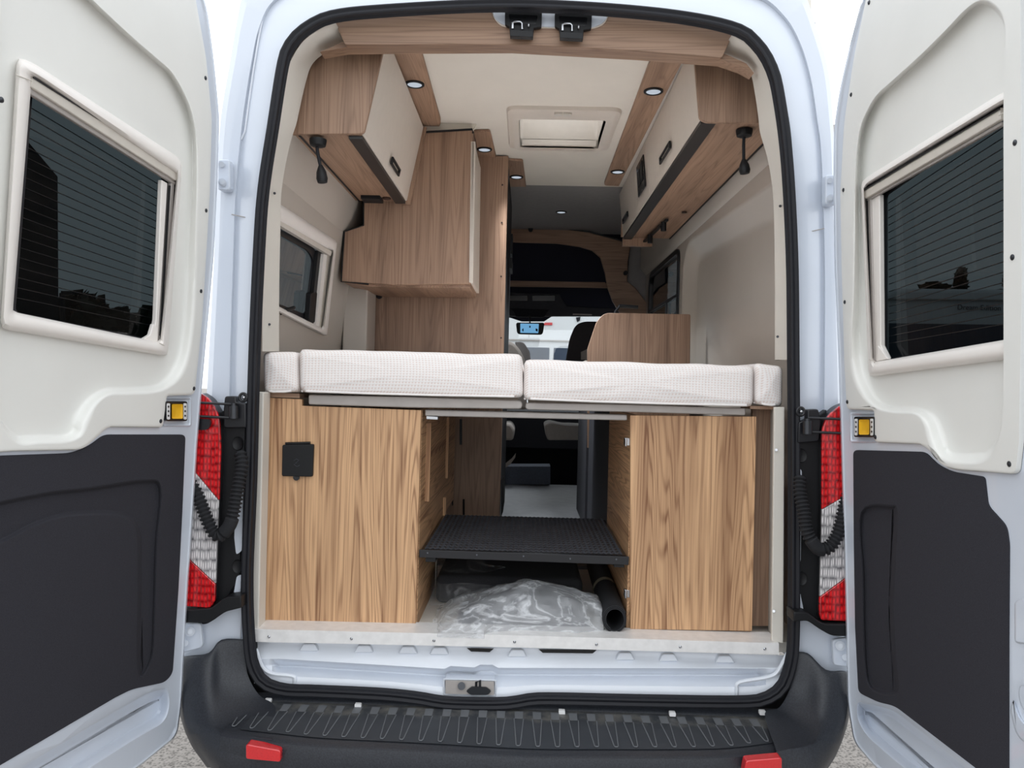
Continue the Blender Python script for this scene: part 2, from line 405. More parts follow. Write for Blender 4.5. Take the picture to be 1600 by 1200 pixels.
# ================================================================ rear doors
class Plane:
    def __init__(s, hinge_px, Y0, ang, lean, side):
        s.p = PY(*hinge_px, Y0); s.e = V((sin(ang), -cos(ang), 0)); s.w = V((lean, 0, 1))
        n = s.e.cross(s.w).normalized(); s.n = n if n.x*side > 0 else -n
    def at(s, x, y, off=0): return PL(x, y, s.p+s.n*off, s.n)
    def loop(s, pts, off=0): return [s.at(q[0], q[1], off) for q in pts]

def slab(pl, pts, o0, o1, holes=()):
    """slab of the traced outline between offsets o0 (front, seen) and o1 (behind)"""
    return MB().prism(pl.loop(pts, o0), pl.n*(o1-o0), [pl.loop(h, o0) for h in holes])

def build_door(name, label, pl, D):
    t = thing(name, label, 'door', tuple(pl.p-V((0, 0, pl.p.z-.5))))
    def hb(px, oa, ob):   # loop at other depth keeping world outline straight back
        return [q+pl.n*(ob-oa) for q in pl.loop(px, oa)]
    # painted inner frame, with a hole under the plastic panel
    rec = cr(D['recess'], 5)
    inner = offs(rec)
    hole = offs(rec, -3)
    shell = rp(D['shell'], 6); bowl = rp(D['bowl'], 6); felt = rp(D['felt'], 5)
    sh0, sh1 = -.004, -.040
    b = MB()
    L0 = pl.loop(shell, sh0)
    lip = rp(D['shell'], 6); lip_in = offs(lip, 6)
    Lin = pl.loop(lip_in, sh0)
    bowl_in = offs(bowl, D['bowl_w'])
    felt_in = offs(felt, 3)
    b.fill([Lin, pl.loop(hole, sh0), pl.loop(bowl, sh0), pl.loop(felt_in, sh0)])
    # rolled edge and side
    Lmid = pl.loop(offs(lip, 2), sh0+.005)
    b.rings([Lin, Lmid, L0, [q+pl.n*(-.03) for q in L0], [q+pl.n*(-.052) for q in L0]])
    b.rings([pl.loop(bowl, sh0), pl.loop(offs(bowl, D['bowl_w']*.25), sh0-.007), pl.loop(offs(bowl, D['bowl_w']*.7), sh0-.03), pl.loop(bowl_in, sh0-.038)])
    b.fill([pl.loop(bowl_in, sh0-.038)])
    for em in D['emboss']:
        e = rp(em, 4); b.rings([pl.loop(e, sh0+.0005), pl.loop(offs(e, 3), sh0+.006)]); b.fill([pl.loop(offs(e, 3), sh0+.006)])
    b.build('door_frame', 'paint', t, sharp=50)
    # outer skin with the window hole
    sk = [q+pl.n*(-.052-sh0) for q in L0]
    gl = rp(D['glass'], 6)
    MB().prism(sk, pl.n*(-.006), [[q+pl.n*(-.004) for q in pl.loop(offs(gl, -5), -.048)]]).build('outer_skin', 'paint', t)
    # plastic panel: flange, sloping step, recessed field with window hole
    pan = rp(D['panel'], 5); fl, fd = .004, .004-D['depth']
    b = MB(); P0 = pl.loop(pan, fl)
    pin = pl.loop(offs(pan, 2), fl+.002)
    win = rp(D['frame_out'], 6); wh = offs(win, 8)
    b.rings([pin, pl.loop(offs(pan, 5), fl+.002)]); b.rings([pl.loop(rec, fl+.002), pl.loop(offs(rec, -2), fl+.002)])
    b.fill([pl.loop(offs(pan, 5), fl+.002), pl.loop(offs(rec, -2), fl+.002)])
    b.rings([pin, P0, [q-pl.n*.007 for q in P0]])
    steps = []
    for k in range(7):
        a = k/6; s = a*a*(3-2*a)
        loop = [(p[0]*(1-a)+q[0]*a, p[1]*(1-a)+q[1]*a) for p, q in zip(rec, inner)]
        steps.append(pl.loop(loop, (fl+.002)*(1-s)+fd*s))
    b.rings(steps)
    b.rings([pl.loop(inner, fd), pl.loop(offs(inner, 2), fd)])
    b.fill([pl.loop(offs(inner, 2), fd), pl.loop(wh, fd)])
    b.build('trim_panel', 'cream', t, sharp=60)
    # window
    fo = pl.loop(win, fd+.016); 
    fi = rp(D['frame_in'], 6); gi = fi
    f = MB()
    n = 64
    O = resample(rp(D['frame_out'], 8), n*2, True); I = resample(rp(D['frame_in'], 8), n*2, True)
    # rotate start so loops pair up
    k0 = min(range(len(I)), key=lambda k: (I[k][0]-O[0][0])**2+(I[k][1]-O[0][1])**2); I = I[k0:]+I[:k0]
    if area2(O)*area2(I) < 0: I = [I[0]]+I[:0:-1]
    rs = []
    for a, hh in ((0, .0), (0.03, .012), (.25, .021), (.6, .022), (.85, .016), (1, .006), (1.0, -.02)):
        rs.append(pl.loop([(o[0]*(1-a)+i[0]*a, o[1]*(1-a)+i[1]*a) for o, i in zip(O, I)], fd+hh))
    fr = f.rings(rs).build('window_frame', 'frame_plastic', t, sharp=50)
    glo = -.048
    MB().fill([pl.loop(offs(gl, -10), glo)]).build('window_pane', 'privacy_glass', t)
    g2 = offs(gl, -20); MB().prism(pl.loop(g2, glo+.001), pl.n*.006, [pl.loop(gl, glo+.001)]).build('pane_seal', 'black_frame', t)
    # heating wires
    hw = MB()
    (ax, ay), (bx, by), (cx_, cy), (dx, dy) = D['wires']      # top-left, top-right, bottom-right, bottom-left
    NW = 21
    for k in range(1, NW):
        s = k/NW; p = pl.at(ax+(dx-ax)*s, ay+(dy-ay)*s, glo+.0015); q = pl.at(bx+(cx_-bx)*s, by+(cy-by)*s, glo+.0015)
        hw.tube([p, q], .0011, 4)
    hw.build('heating_wires', 'black_gloss', t)['label'] = 'fine horizontal heating wires across the dark pane'
    # blind cassette and side rails
    for nm, pts, o, th, mat in D['rails']:
        slab(pl, rp(pts, 3), fd+o, fd+o-th).build(nm, mat, fr, bevel=.002)
    for nm, pts, r, o, mat in D['lines']:
        MB().tube([pl.at(x, y, fd+o) for x, y in pts], r, 5).build(nm, mat, fr)
    # felt lining with pressed relief
    b = MB(); fz = sh0+.003
    em = cr(D['felt_emboss'], 5); ei = offs(em, D['few'])
    b.rings([pl.loop(felt, fz), pl.loop(offs(felt, 2), fz)]); b.rings([pl.loop(em, fz), pl.loop(offs(em, -2), fz)]); b.fill([pl.loop(offs(felt, 2), fz), pl.loop(offs(em, -2), fz)]); b.rings([pl.loop(em, fz), pl.loop(offs(em, D['few']*.4), fz-.004), pl.loop(offs(em, D['few']*.7), fz-.010), pl.loop(ei, fz-.012), pl.loop(offs(ei, 1.5), fz-.012)]); b.fill([pl.loop(offs(ei, 1.5), fz-.012)])
    F0 = pl.loop(felt, fz); b.rings([F0, [q-pl.n*.004 for q in F0]])
    b.build('felt_lining', 'felt', t, sharp=60)
    # release button
    bx0, by0, bx1, by1 = D['button']
    c = lambda u, v: (bx0+(bx1-bx0)*u, by0+(by1-by0)*v)
    q = lambda u0, v0, u1, v1, r=3: rp([(*c(u0, v0), r), (*c(u1, v0), r), (*c(u1, v1), r), (*c(u0, v1), r)], 3)
    hs = slab(pl, q(0, 0, 1, 1), fl+.004, fl-.012).build('release_housing', 'black_gloss', t, bevel=.001)
    rb = MB(); o_, i_ = q(.26, .14, .78, .88, 2), q(.4, .28, .68, .76, 2)
    rb.rings([pl.loop(o_, fl+.004), pl.loop(o_, fl+.0095), pl.loop(i_, fl+.0055)], cap1=True)
    rb.build('release_button', 'yellow', hs, sharp=30)['label'] = 'yellow push button'
    for u in (.03, .82):
        lb = slab(pl, q(u, .1, u+.15, .92, 2), fl+.0050, fl+.004).build('release_label', 'white_label', hs)
        mk = MB()
        for v in (.22, .45, .68):
            mk.prism(pl.loop(q(u+.04, v, u+.11, v+.1, 1), fl+.0056), pl.n*-.0005)
        mk.build('release_symbols', 'dark_steel', hs)
    # pressed ring round the button
    ring = rp([(bx0-7, by0-7, 6), (bx1+7, by0-7, 6), (bx1+7, by1+9, 6), (bx0-7, by1+9, 6)], 4)
    MB().rings([pl.loop(ring, sh0+.0005), pl.loop(offs(ring, 2), sh0+.005), pl.loop(offs(ring, 5), sh0+.001)]).build('button_recess', 'paint', t)
    for x, y in D['screws']:
        p = pl.at(x, y, fl+.002); MB().tube([p-pl.n*.002, p+pl.n*.001, p+pl.n*.003], [.0055, .0055, .0025], 12).build('screw', 'dark_steel', t)
    return t

LP = Plane((318, 600), 2.12, radians(-8.4), .05, 1)
RP = Plane((1312, 600), 2.12, radians(2.2), -.05, -1)
Ldoor = dict(
    depth=.024,
    shell=[(-75, -420, 60), (200, -260, 120), (322, 0, 30), (334, 90, 30), (343, 185, 20), (339, 300, 10), (334, 400, 10), (325, 500), (316, 600), (308, 700), (302, 800), (295, 900), (289, 1000), (284, 1100, 20), (277, 1150, 14), (215, 1200, 10), (60, 1290), (-75, 1370, 20)],
    bowl=[(-60, 1252, 10), (0, 1217, 10), (100, 1157, 20), (190, 1103, 20), (232, 1080, 12), (262, 1073, 12), (266, 1100, 14), (258, 1128, 14), (215, 1152, 20), (130, 1206, 20), (60, 1246), (-60, 1310, 10)], bowl_w=16,
    felt=[(-66, 716, 6), (0, 712, 10), (112, 708, 12), (140, 697, 12), (163, 679, 10), (290, 679, 8), (285, 800), (279, 920), (270, 1052, 8), (258, 1066, 8), (206, 1077, 10), (180, 1090), (0, 1196), (-66, 1236, 6)],
    felt_emboss=[(-40, 800), (60, 772), (140, 762), (225, 750), (252, 762), (246, 850), (243, 950), (238, 1030), (215, 1050), (215, 900), (205, 815), (120, 805), (60, 820), (0, 850), (-40, 860)], few=6,
    recess=[(145, 0, 7), (182, 35, 7), (215, 65, 7), (245, 91, 7), (268, 112, 7), (288, 146, 7), (301, 180, 7), (308, 225, 8), (309, 290, 10), (308, 360, 14), (307, 430, 17), (304, 500, 19), (297, 555, 20), (283, 590, 21), (262, 607, 16), (240, 614, 12), (200, 616, 11), (170, 618, 12), (151, 633, 18), (139, 660, 27), (128, 681, 20), (105, 691, 13), (60, 693, 14), (36, 695, 15), (18, 685, 8), (0, 655, 0), (-8, 610, -8), (-13, 540, -14), (-14, 440, -16), (-10, 300, -16), (-2, 120, -16), (2, 0, -12), (12, -90, 0), (60, -70, 6), (105, -38, 7)],
    panel=[(-66, -350, 30), (180, -170, 60), (306, 0), (322, 90, 10), (331, 185, 10), (328, 300), (321, 420), (316, 500), (304, 617, 9), (261, 618, 4), (254, 668, 6), (168, 667, 8), (148, 686, 10), (128, 703, 12), (20, 705), (-66, 712, 6)],
    frame_out=[(26, 88, 14), (50, 97, 14), (285, 250, 14), (262, 557, 8), (0, 514, 12)],
    frame_in=[(50, 118, 4), (276, 273, 3), (250, 535, 4), (20, 487, 4)],
    glass=[(47, 146, 8), (253, 276, 8), (238, 531, 16), (20, 487, 8)],
    wires=[(45, 150), (251, 278), (236, 520), (20, 480)],
    rails=[('blind_cassette', [(51, 118), (278, 262), (276, 283), (49, 136)], .012, .01, 'cassette'),
           ('cassette_lip', [(49, 137), (275, 284), (274, 289), (48, 147)], .006, .01, 'rail'),
           ('side_rail', [(253, 281), (262, 286), (247, 536), (232, 531), (240, 520), (244, 500)], .0, .012, 'frame_plastic'),
           ('rail_channel', [(268, 285), (273, 287), (258, 540), (250, 538)], .004, .012, 'rail'),
           ('corner_gusset', [(240, 506), (247, 512), (247, 537), (222, 531), (235, 523)], .003, .01, 'frame_plastic')],
    lines=[('frame_joint', [(25, 117), (50, 126)], .0012, .022, 'cassette'), ('blind_groove', [(52, 121), (278, 264)], .0018, .0135, 'dark_steel'), ('channel_shadow', [(265, 290), (250, 537)], .003, .002, 'black_plastic'), ('frame_joint', [(249, 536), (257, 540)], .001, .022, 'cassette')],
    button=(260, 627, 293, 658), emboss=[],
    screws=[(2, 156), (321, 122), (322, 329), (314, 455), (303, 607), (251, 658)])
Rdoor = dict(
    depth=.026,
    shell=[(1352, -20, 30), (1328, 70, 20), (1312, 140, 20), (1303, 200, 20), (1302, 300, 10), (1304, 420), (1310, 560), (1314, 700), (1317, 800), (1320, 900), (1322, 1000), (1324, 1100, 20), (1334, 1160, 14), (1368, 1200, 14), (1500, 1300), (1640, 1400, 20), (1650, -480, 60), (1480, -260, 100)],
    bowl=[(1339, 1096, 8), (1370, 1101, 10), (1396, 1108, 10), (1450, 1150, 14), (1560, 1238), (1625, 1292, 8), (1625, 1362, 8), (1500, 1268, 16), (1400, 1190, 20), (1352, 1148, 16), (1339, 1122, 10)], bowl_w=13,
    felt=[(1333, 703, 8), (1445, 706, 8), (1466, 727, 12), (1487, 737, 10), (1538, 745, 6), (1543, 790, 8), (1572, 822, 10), (1576, 850, 8), (1575, 1000), (1575, 1240, 6), (1523, 1199), (1398, 1103, 10), (1372, 1097, 8), (1341, 1082, 8), (1336, 980), (1334, 850)],
    felt_emboss=[(1345, 800), (1392, 790), (1402, 800), (1400, 860), (1396, 950), (1400, 1030), (1404, 1075), (1392, 1086), (1360, 1076), (1350, 1030), (1347, 900)], few=6,
    recess=[(1530, 1, 7), (1508, 15, 7), (1480, 44, 7), (1440, 84, 7), (1395, 125, 7), (1370, 148, 7), (1355, 172, 7), (1344, 200, 7), (1338, 240, 7), (1335, 300, 8), (1334, 380, 10), (1332, 460, 13), (1328, 530, 17), (1329, 573, 22), (1337, 603, 24), (1354, 628, 19), (1376, 641, 12), (1400, 645, 10), (1430, 647, 11), (1443, 662, 24), (1450, 688, 28), (1463, 713, 24), (1483, 723, 17), (1510, 725, 16), (1533, 723, 16), (1550, 710, 8), (1561, 680, -2), (1567, 640, -10), (1568, 567, -17), (1568, 450, -18), (1568, 300, -18), (1568, 160, -18), (1570, 80, -8), (1568, 30, 2), (1552, 6, 7)],
    panel=[(1357, -20, 10), (1334, 90, 20), (1319, 190, 20), (1313, 300), (1315, 420), (1319, 560), (1323, 640, 8), (1366, 641, 4), (1366, 691, 8), (1440, 694, 8), (1456, 706, 10), (1472, 728, 12), (1494, 734, 10), (1588, 741, 10), (1594, 690), (1598, 450), (1597, 200), (1594, -350, 20), (1450, -200, 60)],
    frame_out=[(1345, 283, 10), (1362, 272, 8), (1560, 148, 12), (1580, 138, 10), (1580, 561, 8), (1357, 589, 8)],
    frame_in=[(1351, 293, 3), (1580, 155, 4), (1575, 530, 4), (1364, 566, 4)],
    glass=[(1386, 306, 6), (1584, 172, 6), (1577, 533, 8), (1386, 561, 12)],
    wires=[(1388, 306), (1578, 176), (1574, 522), (1390, 548)],
    rails=[('blind_cassette', [(1349, 299), (1562, 168), (1563, 187), (1351, 311)], .013, .01, 'cassette'),
           ('cassette_lip', [(1352, 312), (1564, 190), (1564, 196), (1356, 313)], .006, .01, 'rail'),
           ('side_rail', [(1361, 312), (1374, 304), (1376, 540), (1386, 560), (1367, 565)], .0, .012, 'frame_plastic'),
           ('rail_channel', [(1350, 314), (1360, 310), (1366, 566), (1357, 568)], .004, .012, 'rail'),
           ('corner_gusset', [(1371, 540), (1376, 545), (1387, 561), (1368, 565)], .003, .01, 'frame_plastic')],
    lines=[('frame_joint', [(1561, 180), (1575, 172)], .0012, .022, 'cassette'), ('blind_groove', [(1350, 297), (1562, 170)], .0018, .0145, 'dark_steel'), ('channel_shadow', [(1356, 314), (1363, 566)], .0035, .003, 'black_plastic'), ('frame_joint', [(1358, 562), (1368, 565)], .001, .022, 'cassette')],
    button=(1334, 651, 1365, 683),
    emboss=[[(1585, 940, 6), (1600, 934, 6), (1640, 950), (1640, 1010), (1585, 1005, 8)], [(1583, 1090, 8), (1596, 1125, 10), (1640, 1160), (1640, 1190), (1588, 1150, 12), (1578, 1110, 8)]],
    screws=[(1358, 4), (1330, 148), (1318, 297), (1320, 472), (1324, 628), (1368, 683), (1577, 725), (1586, 223), (1582, 402)])
dl = build_door('rear_door', 'white left rear door with cream panel, dark window and charcoal felt lining', LP, Ldoor)
dr = build_door('rear_door', 'white right rear door with cream panel, dark window and charcoal felt lining', RP, Rdoor)
# oval cut-out at the free edge of the right door
oc = circ(1602, 1092, 9, 22, 20, -.25)
MB().rings([RP.loop(oc, -.0035), RP.loop(circ(1602, 1092, 7, 19, 20, -.25), -.012)], cap1=True).build('lock_opening', 'black_gloss', dr)

# ================================================================ van body
van = thing('camper_van', 'white camper van seen from behind, rear doorway wide open with black seal', 'van', (0, 2.2, 0))
YS = 2.20
cl = [(386, 900), (389, 1000), (396, 1042), (413, 1067), (445, 1078), (490, 1080), (560, 1083), (610, 1086), (655, 1091), (700, 1098), (780, 1099.5), (815, 1096), (850, 1092), (1000, 1095), (1150, 1097), (1195, 1092), (1222, 1073), (1235, 1040), (1240, 1000), (1241, 900), (1241, 700), (1240, 560), (1238, 400), (1230, 250), (1217, 150), (1205, 105), (1183, 70), (1148, 45), (1050, 25), (900, 12), (760, 9), (600, 17), (520, 26), (480, 44), (455, 68), (442, 100), (426, 200), (411, 300), (404, 400), (397, 560), (392, 750)]
CL = resample(cr(cl, 6), 220, True)
cm = V((815, 560))
prof = []
for k in range(28):   # ribbed rubber section
    a = 2*pi*k/28; r = .0178+.0034*cos(5*a); prof.append((r*cos(a), .85*r*sin(a)))
MB().tube(LY(CL, YS-.012), .018, closed=True, prof=prof, ref=(0, 1, 0)).build('door_seal', 'rubber', van, sharp=25)['label'] = 'black ribbed rubber seal round the doorway'

def sh(loop, d):   # offset outward px
    return offs(loop, -d)
# painted rear frame: rings of the doorway flange out to the body sides
def silhouette(p):
    x, y = p; return None
outer_px = []
Lsil = [(395, -60), (380, 0), (366, 60), (354, 120), (346, 180), (341, 240), (337, 320), (333, 420), (326, 560), (318, 700), (310, 900), (306, 1010)]
Rsil = [(1240, -60), (1262, 0), (1279, 50), (1291, 100), (1298, 160), (1304, 240), (1307, 320), (1309, 420), (1314, 560), (1318, 700), (1324, 900), (1326, 1010)]
def interp(tab, y):
    tab = sorted(tab, key=lambda q: q[1])
    if y <= tab[0][1]: return tab[0][0]
    for a, b in zip(tab, tab[1:]):
        if y <= b[1]: return a[0]+(b[0]-a[0])*(y-a[1])/(b[1]-a[1])
    return tab[-1][0]
Lcrease = [(430, -60), (416, 0), (400, 90), (388, 180), (377, 250), (372, 330), (368, 450), (364, 640), (362, 1000)]
Rcrease = [(1208, -60), (1240, 30), (1258, 90), (1272, 180), (1283, 250), (1286, 330), (1284, 450), (1283, 640), (1280, 1000)]
ANCH = [(388, 1000, 362, 1000, 306, 1010), (392, 750, 364, 740, 316, 750), (397, 560, 366, 550, 326, 560), (404, 400, 370, 400, 334, 410), (411, 300, 374, 295, 338, 300), (426, 200, 385, 190, 345, 185), (442, 100, 400, 92, 360, 95),
        (455, 68, 412, 42, 370, 35), (480, 44, 436, 4, 384, -18), (520, 26, 495, -22, 425, -75), (600, 17, 590, -32, 570, -95), (760, 9, 758, -40, 752, -100), (900, 12, 902, -38, 910, -100), (1050, 25, 1060, -25, 1085, -95),
        (1148, 45, 1172, 0, 1212, -60), (1183, 70, 1218, 30, 1254, -15), (1205, 105, 1245, 70, 1276, 45), (1217, 150, 1262, 125, 1294, 110), (1226, 200, 1272, 185, 1301, 180), (1230, 250, 1280, 245, 1304, 240), (1238, 400, 1285, 400, 1309, 420), (1240, 560, 1284, 560, 1314, 560), (1241, 750, 1281, 750, 1319, 750), (1240, 1000, 1279, 1000, 1326, 1010)]
rows = []
for q in cr(ANCH, 6, False):
    s = V(q[0:2]); c = V(q[2:4]); o = V(q[4:6]); d = (o-s).normalized(); sg = 1 if o.x > 815 else -1
    pt = lambda p, Y: PY(p.x, p.y, Y)
    e = pt(o, 2.235); side = min(1, abs(o.x-815)/470); upw = 1-side
    rows.append([pt(s-d*8, 2.24), pt(s+d*9, 2.205), pt(s.lerp(c, .55), 2.213), pt(s.lerp(c, .92), 2.228), pt(c.lerp(o, .08), 2.232), pt(c.lerp(o, .16), 2.220), pt(c.lerp(o, .8), 2.220), e, e+V((sg*.012*side, .05, .01*upw)), e+V((sg*.035*side, .30, .03*upw))])
MB().rings(rows, closed=False).build('rear_frame', 'paint', van, sharp=30)
for sg in (-1, 1):
    MB().box(*sorted((sg*.985, sg*.975)), 2.50, 6.6, .45, 1.2).prism([(sg*.98, 2.5, 1.2), (sg*.98, 6.6, 1.2), (sg*.90, 6.6, 2.6), (sg*.90, 2.5, 2.6)], (sg*.005, 0, 0), [[(sg*.98-sg*.08*(z-1.2)/1.4, y, z) for y, z in hole] for hole in ([(2.52, 1.50), (3.6, 1.50), (3.6, 2.16), (2.52, 2.16)] if sg < 0 else [(4.15, 1.5), (5.4, 1.5), (5.4, 2.25), (4.15, 2.25)], [(5.75, 1.35), (6.55, 1.35), (6.55, 2.05), (5.75, 2.05)])]).build('side_skin', 'paint', van)
# spot-weld seam strips beside the jamb
for px in ([(413, 14), (404, 60), (396, 110), (389, 160), (383, 205), (377, 218)], [(1250, 45), (1264, 100), (1272, 150), (1282, 205), (1287, 214)]):
    MB().tube([PY(x, y, 2.228) for x, y in px], .003, 6).build('weld_seam', 'sill_paint', van)
for px in ([(362, 335), (385, 340), (400, 340)], [(1248, 361), (1270, 361), (1288, 357)]):
    MB().tube([PY(x, y, 2.219) for x, y in px], .0015, 6).build('panel_joint', 'rail', van)
# upper hinge plates with bolts
for x0, y0, x1, y1, bx, by in ((340, 249, 359, 297, 347, 285), (1290, 273, 1308, 320, 1298, 310)):
    q = rp([(x0, y0, 5), (x1, y0, 5), (x1, y1, 5), (x0, y1, 5)], 4)
    h = MB().prism(LY(q, 2.185), (0, .03, 0)).build('hinge_plate', 'paint', van, bevel=.003)
    MB().cyl(PY(bx, by, 2.184), PY(bx, by, 2.174), .011, 16).cyl(PY(bx, by, 2.176), PY(bx, by, 2.168), .007, 6).build('bolt', 'bolt_paint', h)
    MB().cyl(PY(bx-1, by-28, 2.184), PY(bx-1, by-28, 2.176), .008, 16).build('bolt', 'bolt_paint', h)
# lower sill panel: pressed sheet with grooves
gy = []
nX = 90
def lerp(a, b, t): return a+(b-a)*t
def sill_rows(px):
    """y values of the seen lines at column px: top edge, shelf, groove top, groove bottom, bottom"""
    t = (px-395)/(1232-395)
    top = lerp(1004, 1030, t)
    latch = 1 if 700 < px < 775 else 0
    a = lerp(1009, 1034, t); 
    if px < 430 or px > 1195: e = 0
    else: e = 1
    g0 = lerp(1027, 1046, min(1, max(0, (px-440)/(750-440)))) if px < 750 else lerp(1041, 1042, (px-750)/450)
    g0 -= 5*latch
    g1 = g0+13
    bt = sorted(q for q in CL if q[1] > 960 and abs(q[0]-px) < 60)
    bot = 1040
    for q, r_ in zip(bt, bt[1:]):
        if q[0] <= px <= r_[0]: bot = q[1]+(r_[1]-q[1])*(px-q[0])/max(.01, r_[0]-q[0])
    if px < 420 or px > 1215: bot = max(bot, 1062)
    return top, a, g0, g1, bot, e
rows = []
for i in range(nX+1):
    px = 397+(1234-397)*i/nX
    tp, a, g0, g1, bot, e = sill_rows(px)
    dY = .052 if 432 < px < 1190 else 0.004
    rows.append([PY(px, tp-6, 2.262), PY(px, tp+2, 2.262), PY(px, a+5, 2.250), PY(px, g0, 2.232), PY(px, g0+2.5, 2.228), PY(px, g1-2, 2.228+dY), PY(px, g1+1, 2.228+dY), PY(px, g1+3+.5*max(0, bot-g1-12), 2.222), PY(px, bot, 2.212), PY(px, bot+6, 2.212)])
MB().rings(rows, closed=False).build('sill_panel', 'sill_paint', van, sharp=60)
for cx_ in (482, 568, 637, 686, 808, 977, 1045, 1133):   # pressed bumps under the sill strip
    t = (cx_-395)/840; yy = lerp(1008, 1032, t)
    MB().prism(LY(rp([(cx_-15, yy+7), (cx_-9, yy-4, 3), (cx_+9, yy-4, 3), (cx_+15, yy+7)], 4), 2.243), (0, .02, 0)).build('pressed_tab', 'sill_paint', van, bevel=.003)
for x0, x1, yy in ((730, 771, 1016), (842, 932, 1018)):
    MB().prism(LY([(x0, yy-3), (x1, yy-2), (x1-6, yy+3), (x0+6, yy+2)], 2.245), (0, .004, 0)).build('drain_slot', 'black_gloss', van)
# corner pressings
for pts in ([(400, 1014), (409, 1040), (424, 1052), (456, 1056), (461, 1062), (459, 1073)], [(1231, 1020), (1216, 1048), (1200, 1058), (1156, 1066), (1151, 1076), (1151, 1088)]):
    MB().tube([PY(x, y, 2.218) for x, y in cr(pts, 4, False)], .006, 8).build('corner_pressing', 'sill_paint', van)
MB().prism(LY([(376, 995), (400, 995), (402, 1055), (430, 1082), (600, 1092), (1100, 1100), (1200, 1100), (1230, 1050), (1232, 995), (1250, 995), (1250, 1128), (376, 1118)], 2.245), (0, .01, 0), [LY([(500, 1096), (501, 1096), (501, 1097)], 2.245)]).build('step_backing', 'black_plastic', van)
# latch pocket with striker
lp = rp([(692, 1060, 2), (776, 1062, 2), (776, 1089, 2), (692, 1087, 2)], 3)
b = MB(); b.rings([LY(lp, 2.2185), LY(offs(lp, 1.5), 2.2145), LY(offs(lp, 3), 2.216), [q+V((0, .05, 0)) for q in LY(offs(lp, 3), 2.216)]])
pk = b.build('latch_pocket', 'sill_paint', van, sharp=30)
MB().prism(LY([(696, 1063), (772, 1065), (772, 1086), (696, 1084)], 2.2070), (0, .002, 0)).build('pocket_shade', 'rail', pk)  # flat grey plate, shade of the pocket interior put into its colour
MB().prism(LY(rp([(728, 1080, 3), (737, 1073, 2), (760, 1074, 2), (768, 1080, 3), (762, 1086, 3), (735, 1086, 3)], 3), 2.200), (0, .004, 0)).tube([PY(x, y, 2.205) for x, y in ((744, 1084), (744, 1066), (750, 1063), (750, 1084))], .0035, 8).build('striker', 'dark_steel', pk)
MB().cyl(PY(721, 1072, 2.210), PY(721, 1072, 2.198), .011, 14).build('bump_stop', 'dark_steel', pk)

